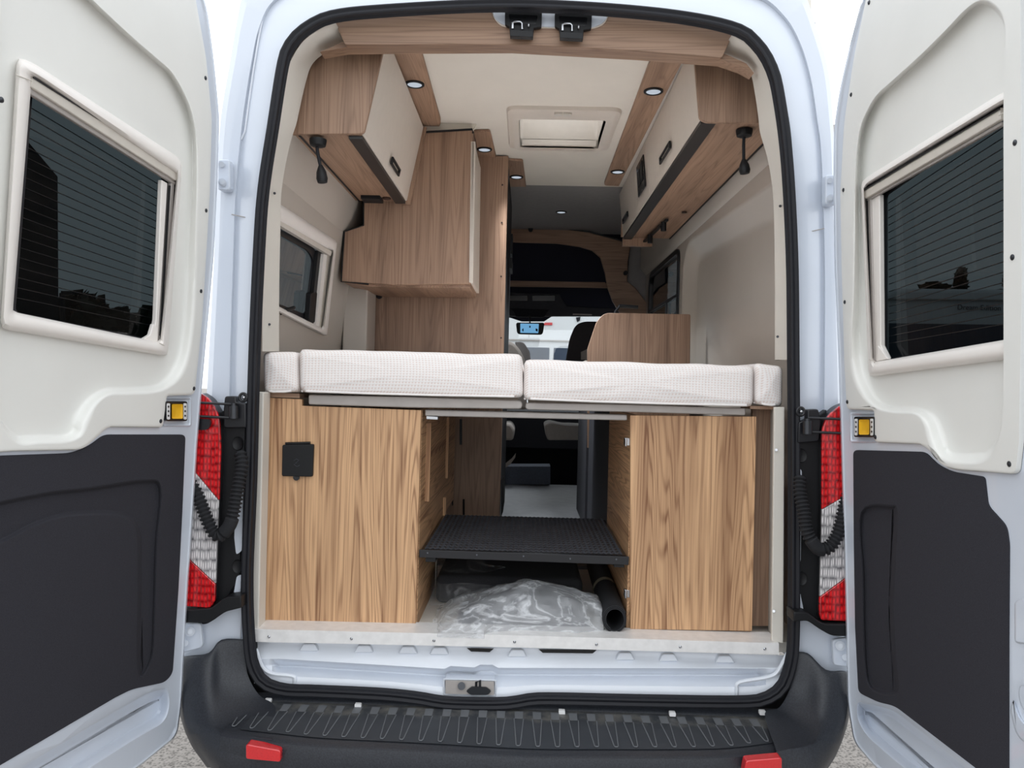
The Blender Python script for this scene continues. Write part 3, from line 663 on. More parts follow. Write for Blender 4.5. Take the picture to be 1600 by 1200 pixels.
# ---------------------------------------------------------------- tail lights
for side in (0, 1):
    tl = MB()
    if side == 0:
        out = [(280, 612), (312, 613, 4), (327, 622, 8), (343, 650, 12), (345, 700), (336, 940, 4), (328, 951, 6), (270, 946)]
        cuts = [((240, 662), (345, 786)), ((240, 822), (345, 920))]
    else:
        out = [(1345, 622), (1311, 634, 6), (1292, 650, 10), (1284, 672, 8), (1284, 800), (1280, 960, 4), (1283, 970, 4), (1345, 972)]
        cuts = [((1284, 796), (1370, 748)), ((1283, 931), (1370, 868))]
    o = rp(out, 5)
    def clip(poly, A, B, keep_above):
        res = []; n = len(poly)
        f = lambda p: ((B[0]-A[0])*(p[1]-A[1])-(B[1]-A[1])*(p[0]-A[0]))*(1 if B[0] > A[0] else -1)*(-1 if keep_above else 1)
        for i in range(n):
            p, q = poly[i], poly[(i+1) % n]; a, c = f(p), f(q)
            if a >= 0: res.append(p)
            if a*c < 0: t = a/(a-c); res.append((p[0]+(q[0]-p[0])*t, p[1]+(q[1]-p[1])*t))
        return res
    A1, A2 = cuts
    topp = clip(o, *A1, True); mid = clip(clip(o, *A1, False), *A2, True); bot = clip(o, *A2, False)
    tl = MB().prism([q for q in LY(offs(o, 1), 2.155)], (0, .05, 0)).build('tail_light', 'dark_steel', van, bevel=.003)
    for nm, pp, mt, lb in (('upper_lens', topp, 'red_lens', 'red ribbed upper lens'), ('reversing_lens', mid, 'clear_lens', 'clear ribbed middle lens'), ('lower_lens', bot, 'red_lens', 'red lower lens')):
        MB().prism(LY(offs(pp, .6), 2.146), (0, .010, 0)).build(nm, mt, tl, bevel=.002)['label'] = lb
    # black surround plate with holes
    if side == 0:
        sp_ = [(338, 648, 6), (352, 640), (384, 655), (380, 760), (374, 905), (360, 925, 10), (340, 965, 6), (322, 976, 6), (280, 974), (280, 955), (330, 948), (338, 935)]
        slots = [rp([(374, 712, 4), (381, 710, 3), (378, 860, 3), (369, 868, 8), (366, 840), (370, 740)], 3), rp([(370, 900, 4), (377, 898), (375, 934), (364, 934, 2)], 3)]
        rods = [((286, 628), (368, 632)), ((286, 649), (362, 653))]; hx = (352, 378); hy = (616, 666); stem = (370, 668)
        cover = rp([(351, 619, 4), (369, 619, 4), (369, 628), (384, 631), (384, 668), (349, 669, 6), (349, 640)], 3)
        loopc = (380, 621)
        cond = [(375, 706), (378, 726), (374, 752), (369, 780), (364, 806), (358, 822), (346, 836), (336, 834), (326, 818), (316, 792), (307, 768), (300, 752)]
        bracket = rp([(283, 975, 6), (313, 974, 5), (317, 1012, 8), (283, 1021)], 4); bb = (297, 987); pls = [(317, 966, 4), (378, 940), (376, 1000), (345, 1012), (328, 1034, 4), (284, 1040), (284, 1000)]
        tri = [(330, 655, 8), (326, 672, 10), (304, 672), (304, 654)]
    else:
        sp_ = [(1246, 660), (1278, 650), (1292, 640), (1290, 672), (1288, 800), (1284, 950), (1292, 962), (1345, 960), (1345, 990), (1310, 994, 6), (1286, 985, 8), (1262, 964, 8), (1240, 958)]
        slots = [rp([(1246, 728, 3), (1253, 735, 4), (1251, 880, 8), (1242, 888, 3)], 3), rp([(1241, 920), (1250, 925, 4), (1256, 955), (1241, 954)], 3)]
        rods = [((1345, 656), (1262, 653)), ((1345, 678), (1268, 675))]; hx = (1247, 1276); hy = (640, 688); stem = (1256, 690)
        cover = rp([(1248, 660), (1262, 655), (1262, 640, 3), (1279, 639, 4), (1283, 660), (1280, 690, 5), (1247, 692)], 3)
        loopc = (1251, 643)
        cond = [(1250, 744), (1250, 770), (1256, 800), (1260, 828), (1268, 845), (1280, 858), (1294, 856), (1305, 843), (1312, 826), (1318, 800), (1322, 770)]
        bracket = rp([(1301, 1000, 6), (1335, 995), (1338, 1044), (1303, 1040, 6)], 4); bb = (1313, 1009); pls = [(1240, 970), (1262, 966), (1300, 992, 4), (1330, 1000), (1330, 1062), (1282, 1060, 4), (1266, 1030), (1240, 1020)]
        tri = [(1315, 657, 8), (1320, 690, 6), (1340, 692), (1340, 655)]
    MB().prism(LY(rp(sp_, 4), 2.185), (0, .03, 0)).build('lamp_surround', 'black_plastic', van, bevel=.003)
    for s in slots: MB().prism(LY(s, 2.1835), (0, .004, 0)).build('jamb_window', 'paint', van)
    MB().prism(LY(rp(pls, 3), 2.20), (0, .02, 0)).build('lower_jamb', 'paint', van, bevel=.003)
    # ledge under the lamp
    if side == 0: led = [(280, 954, 2), (329, 951, 3), (352, 933, 8), (377, 931), (377, 950), (352, 956, 6), (326, 974, 8), (280, 972)]
    else: led = [(1240, 956), (1262, 957, 6), (1285, 975, 8), (1345, 976), (1345, 996), (1300, 994, 8), (1282, 984, 6), (1262, 970, 6), (1240, 972)]
    MB().prism(LY(rp(led, 4), 2.135), (0, .06, 0)).build('lamp_ledge', 'black_plastic', van, bevel=.004)
    # fixing dimples
    sx = (372, 695) if side == 0 else (1252, 714)
    for yy in (sx[1]-2, sx[1]+190):
        c = LY(circ(sx[0], yy, 9, 11, 20), 2.1845); MB().rings([c, [q+V((0, -.004, 0)) for q in LY(circ(sx[0], yy, 8, 10, 20), 2.1845)], LY(circ(sx[0], yy, 6, 7, 20), 2.1835)], cap1=True).build('fixing_dimple', 'black_plastic', van)
    # door check: cover, cylinder, two rods
    dc = MB().prism(LY(cover, 2.165), (0, .03, 0)).build('door_check', 'black_frame', van, bevel=.003)
    cxm = (hx[0]+hx[1])/2; MB().cyl(PY(cxm, hy[0]+18, 2.15), PY(cxm, hy[0]+38, 2.15), .013, 16).cyl(PY(cxm, hy[0]+14, 2.15), PY(cxm, hy[0]+18, 2.15), .008, 14).build('check_roller', 'dark_steel', dc)
    for a, bq in rods:
        MB().tube([PY(*a, 2.12), PY(*bq, 2.15)], .0035, 8).build('check_rod', 'black_frame', dc)
    MB().tube(LY(circ(loopc[0], loopc[1], 5.5, 6, 20), 2.17), .0045, 8, closed=True).build('wire_guide', 'black_frame', dc)
    MB().ball(tuple(PY(loopc[0]+1, loopc[1], 2.172)), .006, .006, .006).build('guide_bolt', 'steel', dc)
    MB().prism(LY(rp(tri, 4), 2.13), (0, .01, 0)).build('check_bracket', 'black_frame', dc)
    # corrugated cable conduit
    C = cr(cond, 12, False); C = resample(C, 150); Yc = lambda k: 2.165-.04*sin(pi*k/149)-.01*(k/149)
    MB().tube([PY(x, y, Yc(k)) for k, (x, y) in enumerate(C)], [.0155+.0028*(1 if (k//2) % 2 else -1) if not 66 < k < 84 else .0185 for k in range(150)], 14).build('cable_conduit', 'roll_rubber', van, sharp=80)['label'] = 'black corrugated cable sleeve'
    br = MB().prism(LY(bracket, 2.165), (0, .015, 0)).build('lower_hinge', 'paint', van, bevel=.003)
    MB().cyl(PY(*bb, 2.164), PY(*bb, 2.156), .013, 16).cyl(PY(*bb, 2.156), PY(*bb, 2.148), .008, 6).build('bolt', 'bolt_paint', br)
    MB().cyl(PY(bb[0]-8+(16 if side else 0), bb[1]+18, 2.164), PY(bb[0]-8+(16 if side else 0), bb[1]+18, 2.156), .009, 14).build('bolt', 'bolt_paint', br)

# ---------------------------------------------------------------- bumper
ZB = .49
front_px = cr([(345, 1146), (365, 1150), (430, 1157), (500, 1164), (655, 1172), (820, 1181), (935, 1182), (1060, 1182), (1140, 1180), (1210, 1172), (1262, 1163)], 6, False)
fp = resample(front_px, 80); FPT = [PZ(x, y, ZB) for x, y in fp]
bk = [V((p.x, 2.20, ZB-.002)) for p in FPT]
rows = []
for k, p in enumerate(FPT):
    c = V((0, 1, 0))
    rows.append([V((p.x, 2.24, ZB+.004)), V((p.x, 2.185, ZB+.002)), p+V((0, .03, 0)), p+V((0, .008, -.001)), p+V((0, -.001, -.006)), p+V((0, -.006, -.03)), p+V((0, -.004, -.09)), p+V((0, .02, -.14)), p+V((0, .2, -.16))])
bo = MB().rings(rows, closed=False).build('bumper', 'bumper', van, sharp=35); bo['label'] = 'dark grey plastic rear bumper with ribbed step'
# tread plate skin on the step and its tapered ribs
MB().rings([[V((p.x, 2.188, ZB+.0040)), p+V((0, .034, .0022))] for p in FPT[2:-2]], closed=False).build('step_tread', 'tread', bo)
tr = MB()
xs = [-.755+.0505*i for i in range(31)]
for x in xs:
    yf = min(FPT, key=lambda p: abs(p.x-x)).y+.045; yb = 2.125; zf = ZB+.0036
    pth = [(x-.013, yb, zf+.001), (x-.0055, yf+.006, zf), (x-.003, yf, zf), (x+.003, yf, zf), (x+.0055, yf+.006, zf), (x+.013, yb, zf+.001)]
    tr.tube(pth, .0016, 5)
    tr.add([(x-.012, 2.17, zf+.002), (x+.012, 2.17, zf+.002), (x+.011, yb, zf+.001), (x-.011, yb, zf+.001)], [(0, 1, 2, 3)])
tr.build('tread_ribs', 'rib_edge', bo)
# upstand behind the tread
MB().rings([[V((p.x, 2.189, ZB+.003)), V((p.x, 2.195, ZB+.012)), V((p.x, 2.215, ZB+.018))] for p in FPT], closed=False).build('bumper_upstand', 'bumper', bo)
for x, y in ((418, 1097), (559, 1104), (878, 1114), (1051, 1117), (1192, 1115)):
    MB().prism(LY(rp([(x-5, y-4, 1.5), (x+5, y-3.5, 1.5), (x+5, y+3, 1.5), (x-5, y+2.5, 1.5)], 2), 2.165), (0, .012, 0)).build('clip', 'white_label', bo)
# raised corners
def corner(pts, nm='bumper_corner'):
    fr = [PY(x, y, Y) for x, y, Y in pts]; b = MB(); n = len(fr)
    bkk = [V((p.x, 2.42, p.z)) for p in fr]
    c = sum(fr, V((0, 0, 0)))/n
    b.add(fr+bkk, [(i, (i+1) % n, n+(i+1) % n, n+i) for i in range(n)])
    tri = tessellate_polygon([[V((p.x, 0, p.z)) for p in fr]]); b.add(fr, [tuple(t) for t in tri])
    return b.build(nm, 'bumper', bo, bevel=.006, seg=3, angle=25, sharp=35)
# smooth lofted corners: columns from the doorway outwards; each column lists (x, y, Y) from its top down
def loft(cols):
    rows = []
    for c in cols:
        pts = cr(c, 5, False); rows.append([PY(*q) for q in pts])
    R = [[tuple(r[j]) for r in rows] for j in range(len(rows[0]))]
    R = [cr(r, 4, False) for r in R]
    MB().rings([[V(q) for q in r] for r in R], closed=False).build('bumper_corner', 'bumper', bo, sharp=60)
loft([[(384, 1000, 2.20), (384, 1004, 2.188), (386, 1050, 2.18), (404, 1085, 2.17), (430, 1105, 2.14), (425, 1150, 1.985), (425, 1157, 1.968), (424, 1200, 1.96), (424, 1235, 1.97)],
      [(346, 1001, 2.19), (346, 1005, 2.175), (347, 1060, 2.15), (350, 1100, 2.10), (356, 1130, 2.05), (362, 1147, 2.00), (363, 1153, 1.985), (362, 1190, 1.97), (362, 1225, 1.98)],
      [(326, 1020, 2.16), (326, 1026, 2.145), (325, 1060, 2.12), (322, 1100, 2.08), (324, 1130, 2.04), (330, 1142, 2.02), (332, 1150, 2.01), (334, 1185, 1.99), (345, 1215, 2.02)],
      [(300, 1024, 2.16), (298, 1029, 2.15), (296, 1060, 2.13), (295, 1100, 2.10), (298, 1125, 2.07), (302, 1140, 2.06), (305, 1150, 2.05), (312, 1172, 2.05), (330, 1200, 2.08)],
      [(284, 1026, 2.22), (281, 1030, 2.215), (281, 1060, 2.20), (282, 1100, 2.18), (285, 1125, 2.17), (289, 1142, 2.16), (292, 1150, 2.16), (302, 1170, 2.16), (322, 1196, 2.18)],
      [(280, 1026, 2.6), (278, 1030, 2.6), (278, 1060, 2.6), (279, 1100, 2.6), (282, 1120, 2.6), (287, 1130, 2.6), (290, 1136, 2.6), (300, 1150, 2.6), (322, 1165, 2.6)]])
loft([[(1238, 1020, 2.20), (1238, 1024, 2.188), (1236, 1070, 2.18), (1218, 1105, 2.17), (1195, 1115, 2.14), (1212, 1170, 1.985), (1213, 1176, 1.968), (1214, 1215, 1.96), (1215, 1250, 1.97)],
      [(1262, 1022, 2.19), (1262, 1026, 2.175), (1262, 1080, 2.15), (1262, 1120, 2.10), (1262, 1145, 2.05), (1262, 1163, 2.00), (1262, 1169, 1.985), (1260, 1208, 1.97), (1258, 1240, 1.98)],
      [(1290, 1046, 2.16), (1290, 1050, 2.145), (1288, 1080, 2.12), (1288, 1118, 2.08), (1286, 1140, 2.04), (1282, 1153, 2.02), (1284, 1162, 2.01), (1282, 1200, 1.99), (1272, 1230, 2.02)],
      [(1315, 1048, 2.16), (1317, 1052, 2.15), (1318, 1080, 2.13), (1316, 1115, 2.10), (1312, 1140, 2.07), (1308, 1155, 2.06), (1306, 1165, 2.05), (1300, 1185, 2.05), (1284, 1212, 2.08)],
      [(1326, 1050, 2.22), (1329, 1054, 2.215), (1329, 1080, 2.20), (1327, 1110, 2.18), (1323, 1135, 2.17), (1318, 1152, 2.16), (1315, 1160, 2.16), (1306, 1180, 2.16), (1288, 1206, 2.18)],
      [(1328, 1050, 2.6), (1331, 1054, 2.6), (1331, 1080, 2.6), (1328, 1105, 2.6), (1325, 1125, 2.6), (1320, 1135, 2.6), (1317, 1140, 2.6), (1308, 1155, 2.6), (1288, 1170, 2.6)]])
for pts in ([(384, 1163, 4), (438, 1173, 4), (438, 1191, 4), (384, 1186, 4)], [(1166, 1189, 4), (1222, 1184, 4), (1222, 1204, 4), (1162, 1210, 4)]):
    YY = 1.936 if pts[0][0] < 500 else 1.930
    MB().prism(LY(rp(pts, 4), YY), (0, .03, 0)).build('reflector', 'reflector', bo, bevel=.002)['label'] = 'red reflector strip'
# ================================================================ interior shell
class PN:
    def __init__(s, p, n): s.p = V(p); s.n = V(n).normalized()
    def at(s, x, y, off=0): return PL(x, y, s.p+s.n*off, s.n)
    def loop(s, pts, off=0): return [s.at(q[0], q[1], off) for q in pts]
ZC, ZF = 2.53, .68
# ceiling with the roof hatch opening
hatch_o = rp([(790, 164, 6), (969, 177, 6), (951, 232, 6), (804, 222, 6)], 4)
hatch_i = rp([(811, 180, 2), (945, 189, 2), (934, 229, 2), (815, 221, 2)], 3)
hi3 = [PZ(x, y, ZC) for x, y in hatch_i]
hbox = (min(p.x for p in hi3), max(p.x for p in hi3), min(p.y for p in hi3), max(p.y for p in hi3))
hl = [(hbox[0], hbox[2]), (hbox[1], hbox[2]), (hbox[1], hbox[3]), (hbox[0], hbox[3])]
struct(MB().prism([(-.80, 2.30, ZC), (.82, 2.30, ZC), (.82, 4.28, ZC), (-.80, 4.28, ZC)], (0, 0, .06), [[(x+(.012 if x > (hbox[0]+hbox[1])/2 else -.012), y+(.012 if y > (hbox[2]+hbox[3])/2 else -.012), ZC) for x, y in hl]]).build('ceiling', 'ceiling_liner'))
struct(MB().box(-.95, .95, 4.28, 5.62, ZC, ZC+.06).build('ceiling_front', 'overcab'))
MB().rings([[V((x, 2.48, z)) for x, z in ((-.90, 2.60), (-.86, 2.67), (-.80, 2.70))], [V((x, 6.6, z)) for x, z in ((-.90, 2.60), (-.86, 2.67), (-.80, 2.70))]], closed=False).rings([[V((x, 2.48, z)) for x, z in ((.90, 2.60), (.86, 2.67), (.80, 2.70))], [V((x, 6.6, z)) for x, z in ((.90, 2.60), (.86, 2.67), (.80, 2.70))]], closed=False).prism([(-.80, 2.40, 2.70), (.80, 2.40, 2.70), (.80, 6.6, 2.70), (-.80, 6.6, 2.70)], (0, 0, .015), [[(x+(.012 if x > (hbox[0]+hbox[1])/2 else -.012), y+(.012 if y > (hbox[2]+hbox[3])/2 else -.012), 2.70) for x, y in hl]]).build('roof_skin', 'paint', van)
# side skins of the body, with window openings handled by the liner
fl_ = struct(MB().box(-.86, .86, 2.275, 3.10, ZF-.03, ZF).build('floor', 'load_floor'))
struct(MB().box(-.86, .86, 3.10, 5.62, ZF-.03, ZF+.012).build('floor_aisle', 'aisle_floor'))
# left wall
WL = PN((-.85, 3, 1.62), (1, 0, -.12))
def wlx(z): return -.85+.12*(z-1.62)
wfo = rp([(427, 312, 2), (527, 377, 5), (524, 400, 3), (511, 527, 5), (425, 483, 2)], 4)
wfi = rp([(426, 338, 2), (520, 393, 2), (504, 513, 3), (424, 473, 2)], 4)
b = MB(); z0, z1 = ZF, 2.05
b.prism([(wlx(z0), 2.32, z0), (wlx(z0), 4.9, z0), (wlx(z1), 4.9, z1), (wlx(z1), 2.32, z1)], (-.02, 0, 0), [WL.loop(wfi)])
pr = [(wlx(2.05), 2.05), (-.778, 2.085), (-.768, 2.11), (-.742, 2.185), (-.735, 2.53)]
b.rings([[V((x, y, z)) for x, z in pr] for y in (2.32, 2.9, 3.4, 4.9)], closed=False)
struct(b.build('wall_left', 'wall_liner', sharp=30))
w1 = sthing('window_1', 'side window in the left wall with beige frame')
O = resample(wfo, 96, True); I = resample(wfi, 96, True)
k0 = min(range(96), key=lambda k: (I[k][0]-O[0][0])**2+(I[k][1]-O[0][1])**2); I = I[k0:]+I[:k0]
rs = []
for a, hh in ((0, 0), (.05, .015), (.3, .022), (.7, .022), (1, .012), (1, -.03)):
    rs.append(WL.loop([(o[0]*(1-a)+i[0]*a, o[1]*(1-a)+i[1]*a) for o, i in zip(O, I)], hh))
MB().rings(rs).build('window_frame', 'frame_plastic', w1, sharp=50)
MB().prism(WL.loop(wfi, -.035), (-.004, 0, 0)).build('window_pane', 'window_glass', w1)
for nm, px, off, th, mt in (('blind_cassette', [(427, 338), (519, 393), (517, 400), (427, 346)], .012, .02, 'cassette'),
    ('blind_rail', [(497, 392), (503, 395), (492, 508), (485, 505)], -.012, .012, 'black_plastic'),
    ('side_rail', [(506, 397), (511, 399), (499, 511), (494, 510)], .0, .02, 'frame_plastic'),
    ('side_rail', [(513, 399), (516, 400), (503, 513), (500, 512)], .002, .02, 'laminate')):
    MB().prism(WL.loop(px, off), WL.n*-th).build(nm, mt, w1)
MB().tube([WL.at(503, 398, -.016), WL.at(493, 470, -.016)], .008, 10).build('stay_arm', 'steel', w1)
MB().prism(WL.loop(rp([(486, 458, 3), (496, 456, 3), (492, 505, 3), (483, 500, 3)]), -.002), WL.n*-.02).build('stay_bracket', 'black_plastic', w1, bevel=.002)
blk = rp([(426, 352, 1), (488, 385, 6), (500, 402, 8), (489, 500, 8), (474, 498, 4), (424, 476, 1)], 4); bli = rp([(426, 360, 1), (482, 392, 6), (490, 405, 8), (479, 492, 8), (424, 470, 1)], 4)
MB().prism(WL.loop(blk, -.024), WL.n*-.008, [WL.loop(bli, -.024)]).build('pane_border', 'black_frame', w1)
lt = MB().ball(tuple(WL.at(449, 486, -.005)), .014, .02, .014).tube([WL.at(438, 489, .0), WL.at(450, 484, .012), WL.at(459, 481, .012)], .007, 10)
lt.build('window_latch', 'black_plastic', w1)
# grey pillar in front of the washroom wall
struct(MB().box(-.845, -.735, 3.50, 3.70, ZF, 1.90).build('trim_1', 'wall_liner', bevel=.006))
# right wall with moulded blank window recess and sliding-door window
XR = .845
oy = [(2.36, 1.10), (4.23, 1.10), (4.23, 2.205), (2.36, 2.13)]
ro = rp([(a, c, .22) for a, c in oy], 9); ri = offs(ro, .10)
rw = rp([(4.31, 1.55, .08), (5.36, 1.55, .12), (5.36, 2.21, .12), (4.31, 2.21, .08)], 6)
b = MB(); P = lambda l, x: [(x, a, c) for a, c in l]
b.fill([P([(2.33, ZF), (5.60, ZF), (5.60, 2.225), (2.33, 2.225)], XR), P(offs(ro, -.01), XR), P(rw, XR)])
b.rings([P(ro, XR), P(offs(ro, .008), XR+.006), P(offs(ro, .03), XR+.02), P(offs(ro, .075), XR+.052), P(ri, XR+.06), P(offs(ri, .012), XR+.06)]); b.fill([P(offs(ri, .012), XR+.06)]); b.rings([P(ro, XR), P(offs(ro, -.01), XR)])
b.rings([P([(2.33, ZF), (5.60, ZF), (5.60, 2.225), (2.33, 2.225)], XR), P([(2.33, ZF), (5.60, ZF), (5.60, 2.225), (2.33, 2.225)], XR+.09)])
b.rings([[V((x, y, z)) for x, z in ((XR, 2.225), (.805, 2.275), (.80, ZC))] for y in (2.33, 5.60)], closed=False)
struct(b.build('wall_right', 'wall_liner', sharp=50))
w2 = sthing('window_2', 'dark sliding-door window in the right wall')
rwi = offs(rw, .035)
MB().prism(P(rw, XR-.012), (.03, 0, 0), [P(rwi, XR-.012)]).build('window_frame', 'black_frame', w2, bevel=.004)
MB().prism(P(rwi, XR+.004), (.004, 0, 0)).build('window_pane', 'window_glass', w2)
MB().box(XR-.010, XR, 4.33, 5.34, 1.935, 1.95).box(XR-.012, XR, 4.66, 4.68, 1.57, 1.94).build('window_bar', 'black_frame', w2)
# washroom side / front closure
for nm, xx in (('wall_cab_left', -.89), ('wall_cab_right', .87)):
    struct(MB().prism([(xx, 4.9, .4), (xx, 6.9, .4), (xx, 6.9, 2.6), (xx, 4.9, 2.6)], (.015, 0, 0), [[(xx, 5.8, 1.35), (xx, 6.55, 1.35), (xx, 6.5, 2.0), (xx, 5.8, 2.0)]]).build(nm, 'cab_dark'))

# ---------------------------------------------------------------- inner doorway trims (cream)
Lp = [((410, 549), (433, 549)), ((410, 450), (433, 450)), ((411, 370), (435, 352)), ((415, 310), (437, 292)), ((424, 240), (449, 226)), ((428, 205), (460, 190)), ((433, 180), (464, 172)), ((440, 140), (474, 128)), ((447, 112), (484, 98)), ((459, 86), (503, 80)), ((476, 62), (528, 70)), ((505, 42), (540, 69)), ((522, 30), (541, 68))]
Rp = [((1237, 562), (1214, 562)), ((1236, 450), (1214, 450)), ((1233, 370), (1213, 350)), ((1228, 300), (1210, 290)), ((1221, 240), (1202, 243)), ((1216, 200), (1191, 205)), ((1211, 165), (1188, 180)), ((1203, 130), (1183, 145)), ((1192, 100), (1176, 112)), ((1175, 75), (1162, 98)), ((1155, 58), (1128, 88)), ((1146, 50), (1124, 86))]
for nm, pr_ in (('trim_2', Lp), ('trim_3', Rp)):
    A = cr([p[0] for p in pr_], 5, False); B_ = cr([p[1] for p in pr_], 5, False)
    rows = [[PY(a[0], a[1], 2.205), PY(a[0]*.8+c[0]*.2, a[1]*.8+c[1]*.2, 2.222), PY(a[0]*.3+c[0]*.7, a[1]*.3+c[1]*.7, 2.290), PY(*c, 2.315), PY(*c, 2.315)+V((.0, .02, 0)), PY(*c, 2.315)+V((-.02 if nm == 'trim_2' else .02, .04, 0))] for a, c in zip(A, B_)]
    tr_ = struct(MB().rings(rows, closed=False).build(nm, 'liner', sharp=28))
    for s in ([(429, 302), (421, 507)] if nm == 'trim_2' else [(1219, 322), (1215, 526)]):
        MB().tube([PY(s[0], s[1], 2.262), PY(s[0], s[1], 2.25)], .004, 8).build('screw', 'dark_steel', tr_)
struct(MB().prism([PY(x, y, 2.225) for x, y in ((400, 612), (412, 613), (404, 984), (393, 984))], (0, .06, 0)).build('trim_4', 'liner', bevel=.003))
b = MB().prism([PY(x, y, 2.225) for x, y in ((1210, 636), (1226, 636), (1224, 1006), (1206, 1002))], (0, .012, 0))
b.rings([[PY(1211, 636, 2.236), PY(1207, 1002, 2.236)], [PY(1204, 636, 2.37), PY(1200, 988, 2.37)]], closed=False)
t5 = struct(b.build('trim_5', 'liner', bevel=.002))
for s in ((1213, 703), (1209, 955)): MB().tube([PY(s[0], s[1], 2.226), PY(s[0], s[1], 2.218)], .004, 8).build('screw', 'steel', t5)
# header board in wood with the white catch plate
hd_px = rp([(519, 24, 4), (600, 12), (680, 8), (764, 7, 4), (772, 30, 8), (784, 42, 8), (925, 46, 10), (945, 38, 8), (955, 14, 3), (1030, 20), (1090, 30), (1149, 44, 5), (1144, 56), (1128, 91, 5), (1100, 88), (1000, 80), (900, 74), (800, 70), (700, 69), (620, 70), (539, 70, 3)], 4)
hb_ = MB(); top_l = LY(hd_px, 2.24)
MB().prism(LY(hd_px, 2.242), (0, .022, 0)).build('trim_6', 'wood_shaded_cross', bevel=.002)
struct(bpy.data.objects['trim_6'])
struct(MB().prism([PY(x, y, 2.264) for x, y in ((534, 66), (620, 62), (800, 61), (1000, 71), (1132, 84), (1166, 99), (1178, 114), (1160, 104), (1128, 93), (1000, 83), (800, 72), (620, 73), (540, 74), (500, 81), (515, 75))], (0, .05, 0)).build('trim_7', 'wood_shaded_cross'))
plate = thing('catch_plate', 'white plate with two black door catches above the doorway', 'catch plate', tuple(PY(860, 25, 2.25)))
MB().prism(LY(rp([(762, 0), (960, 0), (954, 12, 3), (946, 34, 8), (925, 44, 8), (788, 40, 8), (773, 30, 6), (767, 10, 3)], 4), 2.236), (0, .005, 0)).build('plate', 'paint', plate, bevel=.002)
for dx, dy in ((0, 0), (78, 3)):
    c = MB().prism(LY(rp([(789+dx, 16+dy, 3), (847+dx, 18+dy, 3), (846+dx, 42+dy, 2), (834+dx, 44+dy), (833+dx, 58+dy, 2), (797+dx, 56+dy, 2), (796+dx, 42+dy), (789+dx, 38+dy, 2)], 3), 2.222), (0, .014, 0)).build('catch_housing', 'black_plastic', plate, bevel=.0015)
    MB().prism(LY(rp([(795+dx, 22+dy, 2), (840+dx, 24+dy, 2), (838+dx, 38+dy, 2), (797+dx, 36+dy, 2)], 3), 2.2215), (0, .001, 0)).build('catch_recess', 'black_gloss', c)
    MB().tube([PY(x+dx, y+dy, 2.214) for x, y in ((801, 45), (801, 36), (805, 34), (813, 34.5), (816, 37), (816, 46))], .0035, 8).build('catch_loop', 'steel', c)
    MB().ball(tuple(PY(826+dx, 39+dy, 2.215)), .003, .004, .007).build('catch_pin', 'steel', c)
    MB().prism(LY([(797+dx, 46+dy), (833+dx, 48+dy), (833+dx, 58+dy), (797+dx, 56+dy)], 2.205), (0, .02, 0)).build('catch_lip', 'black_plastic', c, bevel=.001)

# sill strip
ss = struct(MB().prism(LY([(395, 983), (820, 993), (1217, 1005), (1217, 1023), (820, 1012), (397, 1003)], 2.215), (0, .004, 0)).rings([[PY(395, 983, 2.215), PY(820, 993, 2.215), PY(1217, 1005, 2.215)], [PY(395, 983, 2.215)+V((0, .09, .003)), PY(820, 993, 2.215)+V((0, .09, .003)), PY(1217, 1005, 2.215)+V((0, .09, .003))]], closed=False).build('trim_8', 'alu', bevel=.001))
for x, y in ((420, 995), (549, 998), (678, 1001), (804, 1003), (932, 1007), (1063, 1011), (1195, 1014)):
    p = PY(x, y, 2.214); MB().tube([p, p-V((0, .001, 0)), p-V((0, .003, 0))], [.0042, .0042, .002], 10).build('screw', 'steel', ss)

# ---------------------------------------------------------------- overhead strips, downlights and roof hatch
for i, q in enumerate(([(597, 58), (652, 58), (689, 190, 6), (687, 199, 5), (664, 200), (655, 192)], [(1027, 66), (1082, 66), (967, 291), (943, 290, 5)], [(740, 207), (766, 206, 4), (776, 250), (748, 250)], [(792, 251), (817, 252, 3), (822, 292), (794, 292)])):
    q = rp(q, 5)
    struct(MB().prism([PZ(a, c, ZC-.014) for a, c in q], (0, 0, .013)).build('trim_%d' % (9+i), 'wood_shaded_along', bevel=.002))
for x, y, z, lab in ((648, 131, ZC-.014, 'round downlight nearest the doorway in the left ceiling strip'), (1021, 142, ZC-.014, 'round downlight nearest the doorway in the right ceiling strip'),
    (757, 233, ZC-.014, 'round downlight in the short strip beside the upper left wardrobe'), (965, 268, ZC-.014, 'round downlight at the far end of the right ceiling strip'),
    (807, 276, ZC-.014, 'small round downlight in the strip beyond the washroom wall'), (877, 331, ZC, 'round downlight alone in the dark front ceiling')):
    c = PZ(x, y, z); t = thing('ceiling_downlight', lab, 'ceiling light', tuple(c), 'round ceiling downlights')
    r = .036
    MB().rings([[(c.x+rr*cos(a*pi/16), c.y+rr*sin(a*pi/16), c.z-h) for a in range(32)] for rr, h in ((r, 0), (r, .004), (r-.003, .006), (r-.008, .006), (r-.010, .003))]).build('rim', 'black_plastic', t)
    MB().rings([[(c.x+(r-.0095)*cos(a*pi/16), c.y+(r-.0095)*sin(a*pi/16), c.z-.0035) for a in range(32)]], cap0=True).build('diffuser', 'lens_lit', t)
    ld = bpy.data.lights.new('downlight_fill', 'AREA'); ld.shape = 'DISK'; ld.size = .05; ld.energy = 3.2; ld.spread = radians(55); ld.color = (.92, .96, 1); lo2 = bpy.data.objects.new('downlight_fill', ld); COL.objects.link(lo2)  # area light added to brighten the interior, stronger than the downlight's faint glow
    lo2.location = (c.x, c.y, c.z-.008); lo2.rotation_euler = (0, radians(-27 if c.x < 0 else 27), 0); lo2.parent = t; lo2.matrix_parent_inverse = Matrix.Translation(-c)
for x, y in ((753, 134), (917, 136), (894, 243), (826, 293), (913, 297), (1005, 118)):
    pass
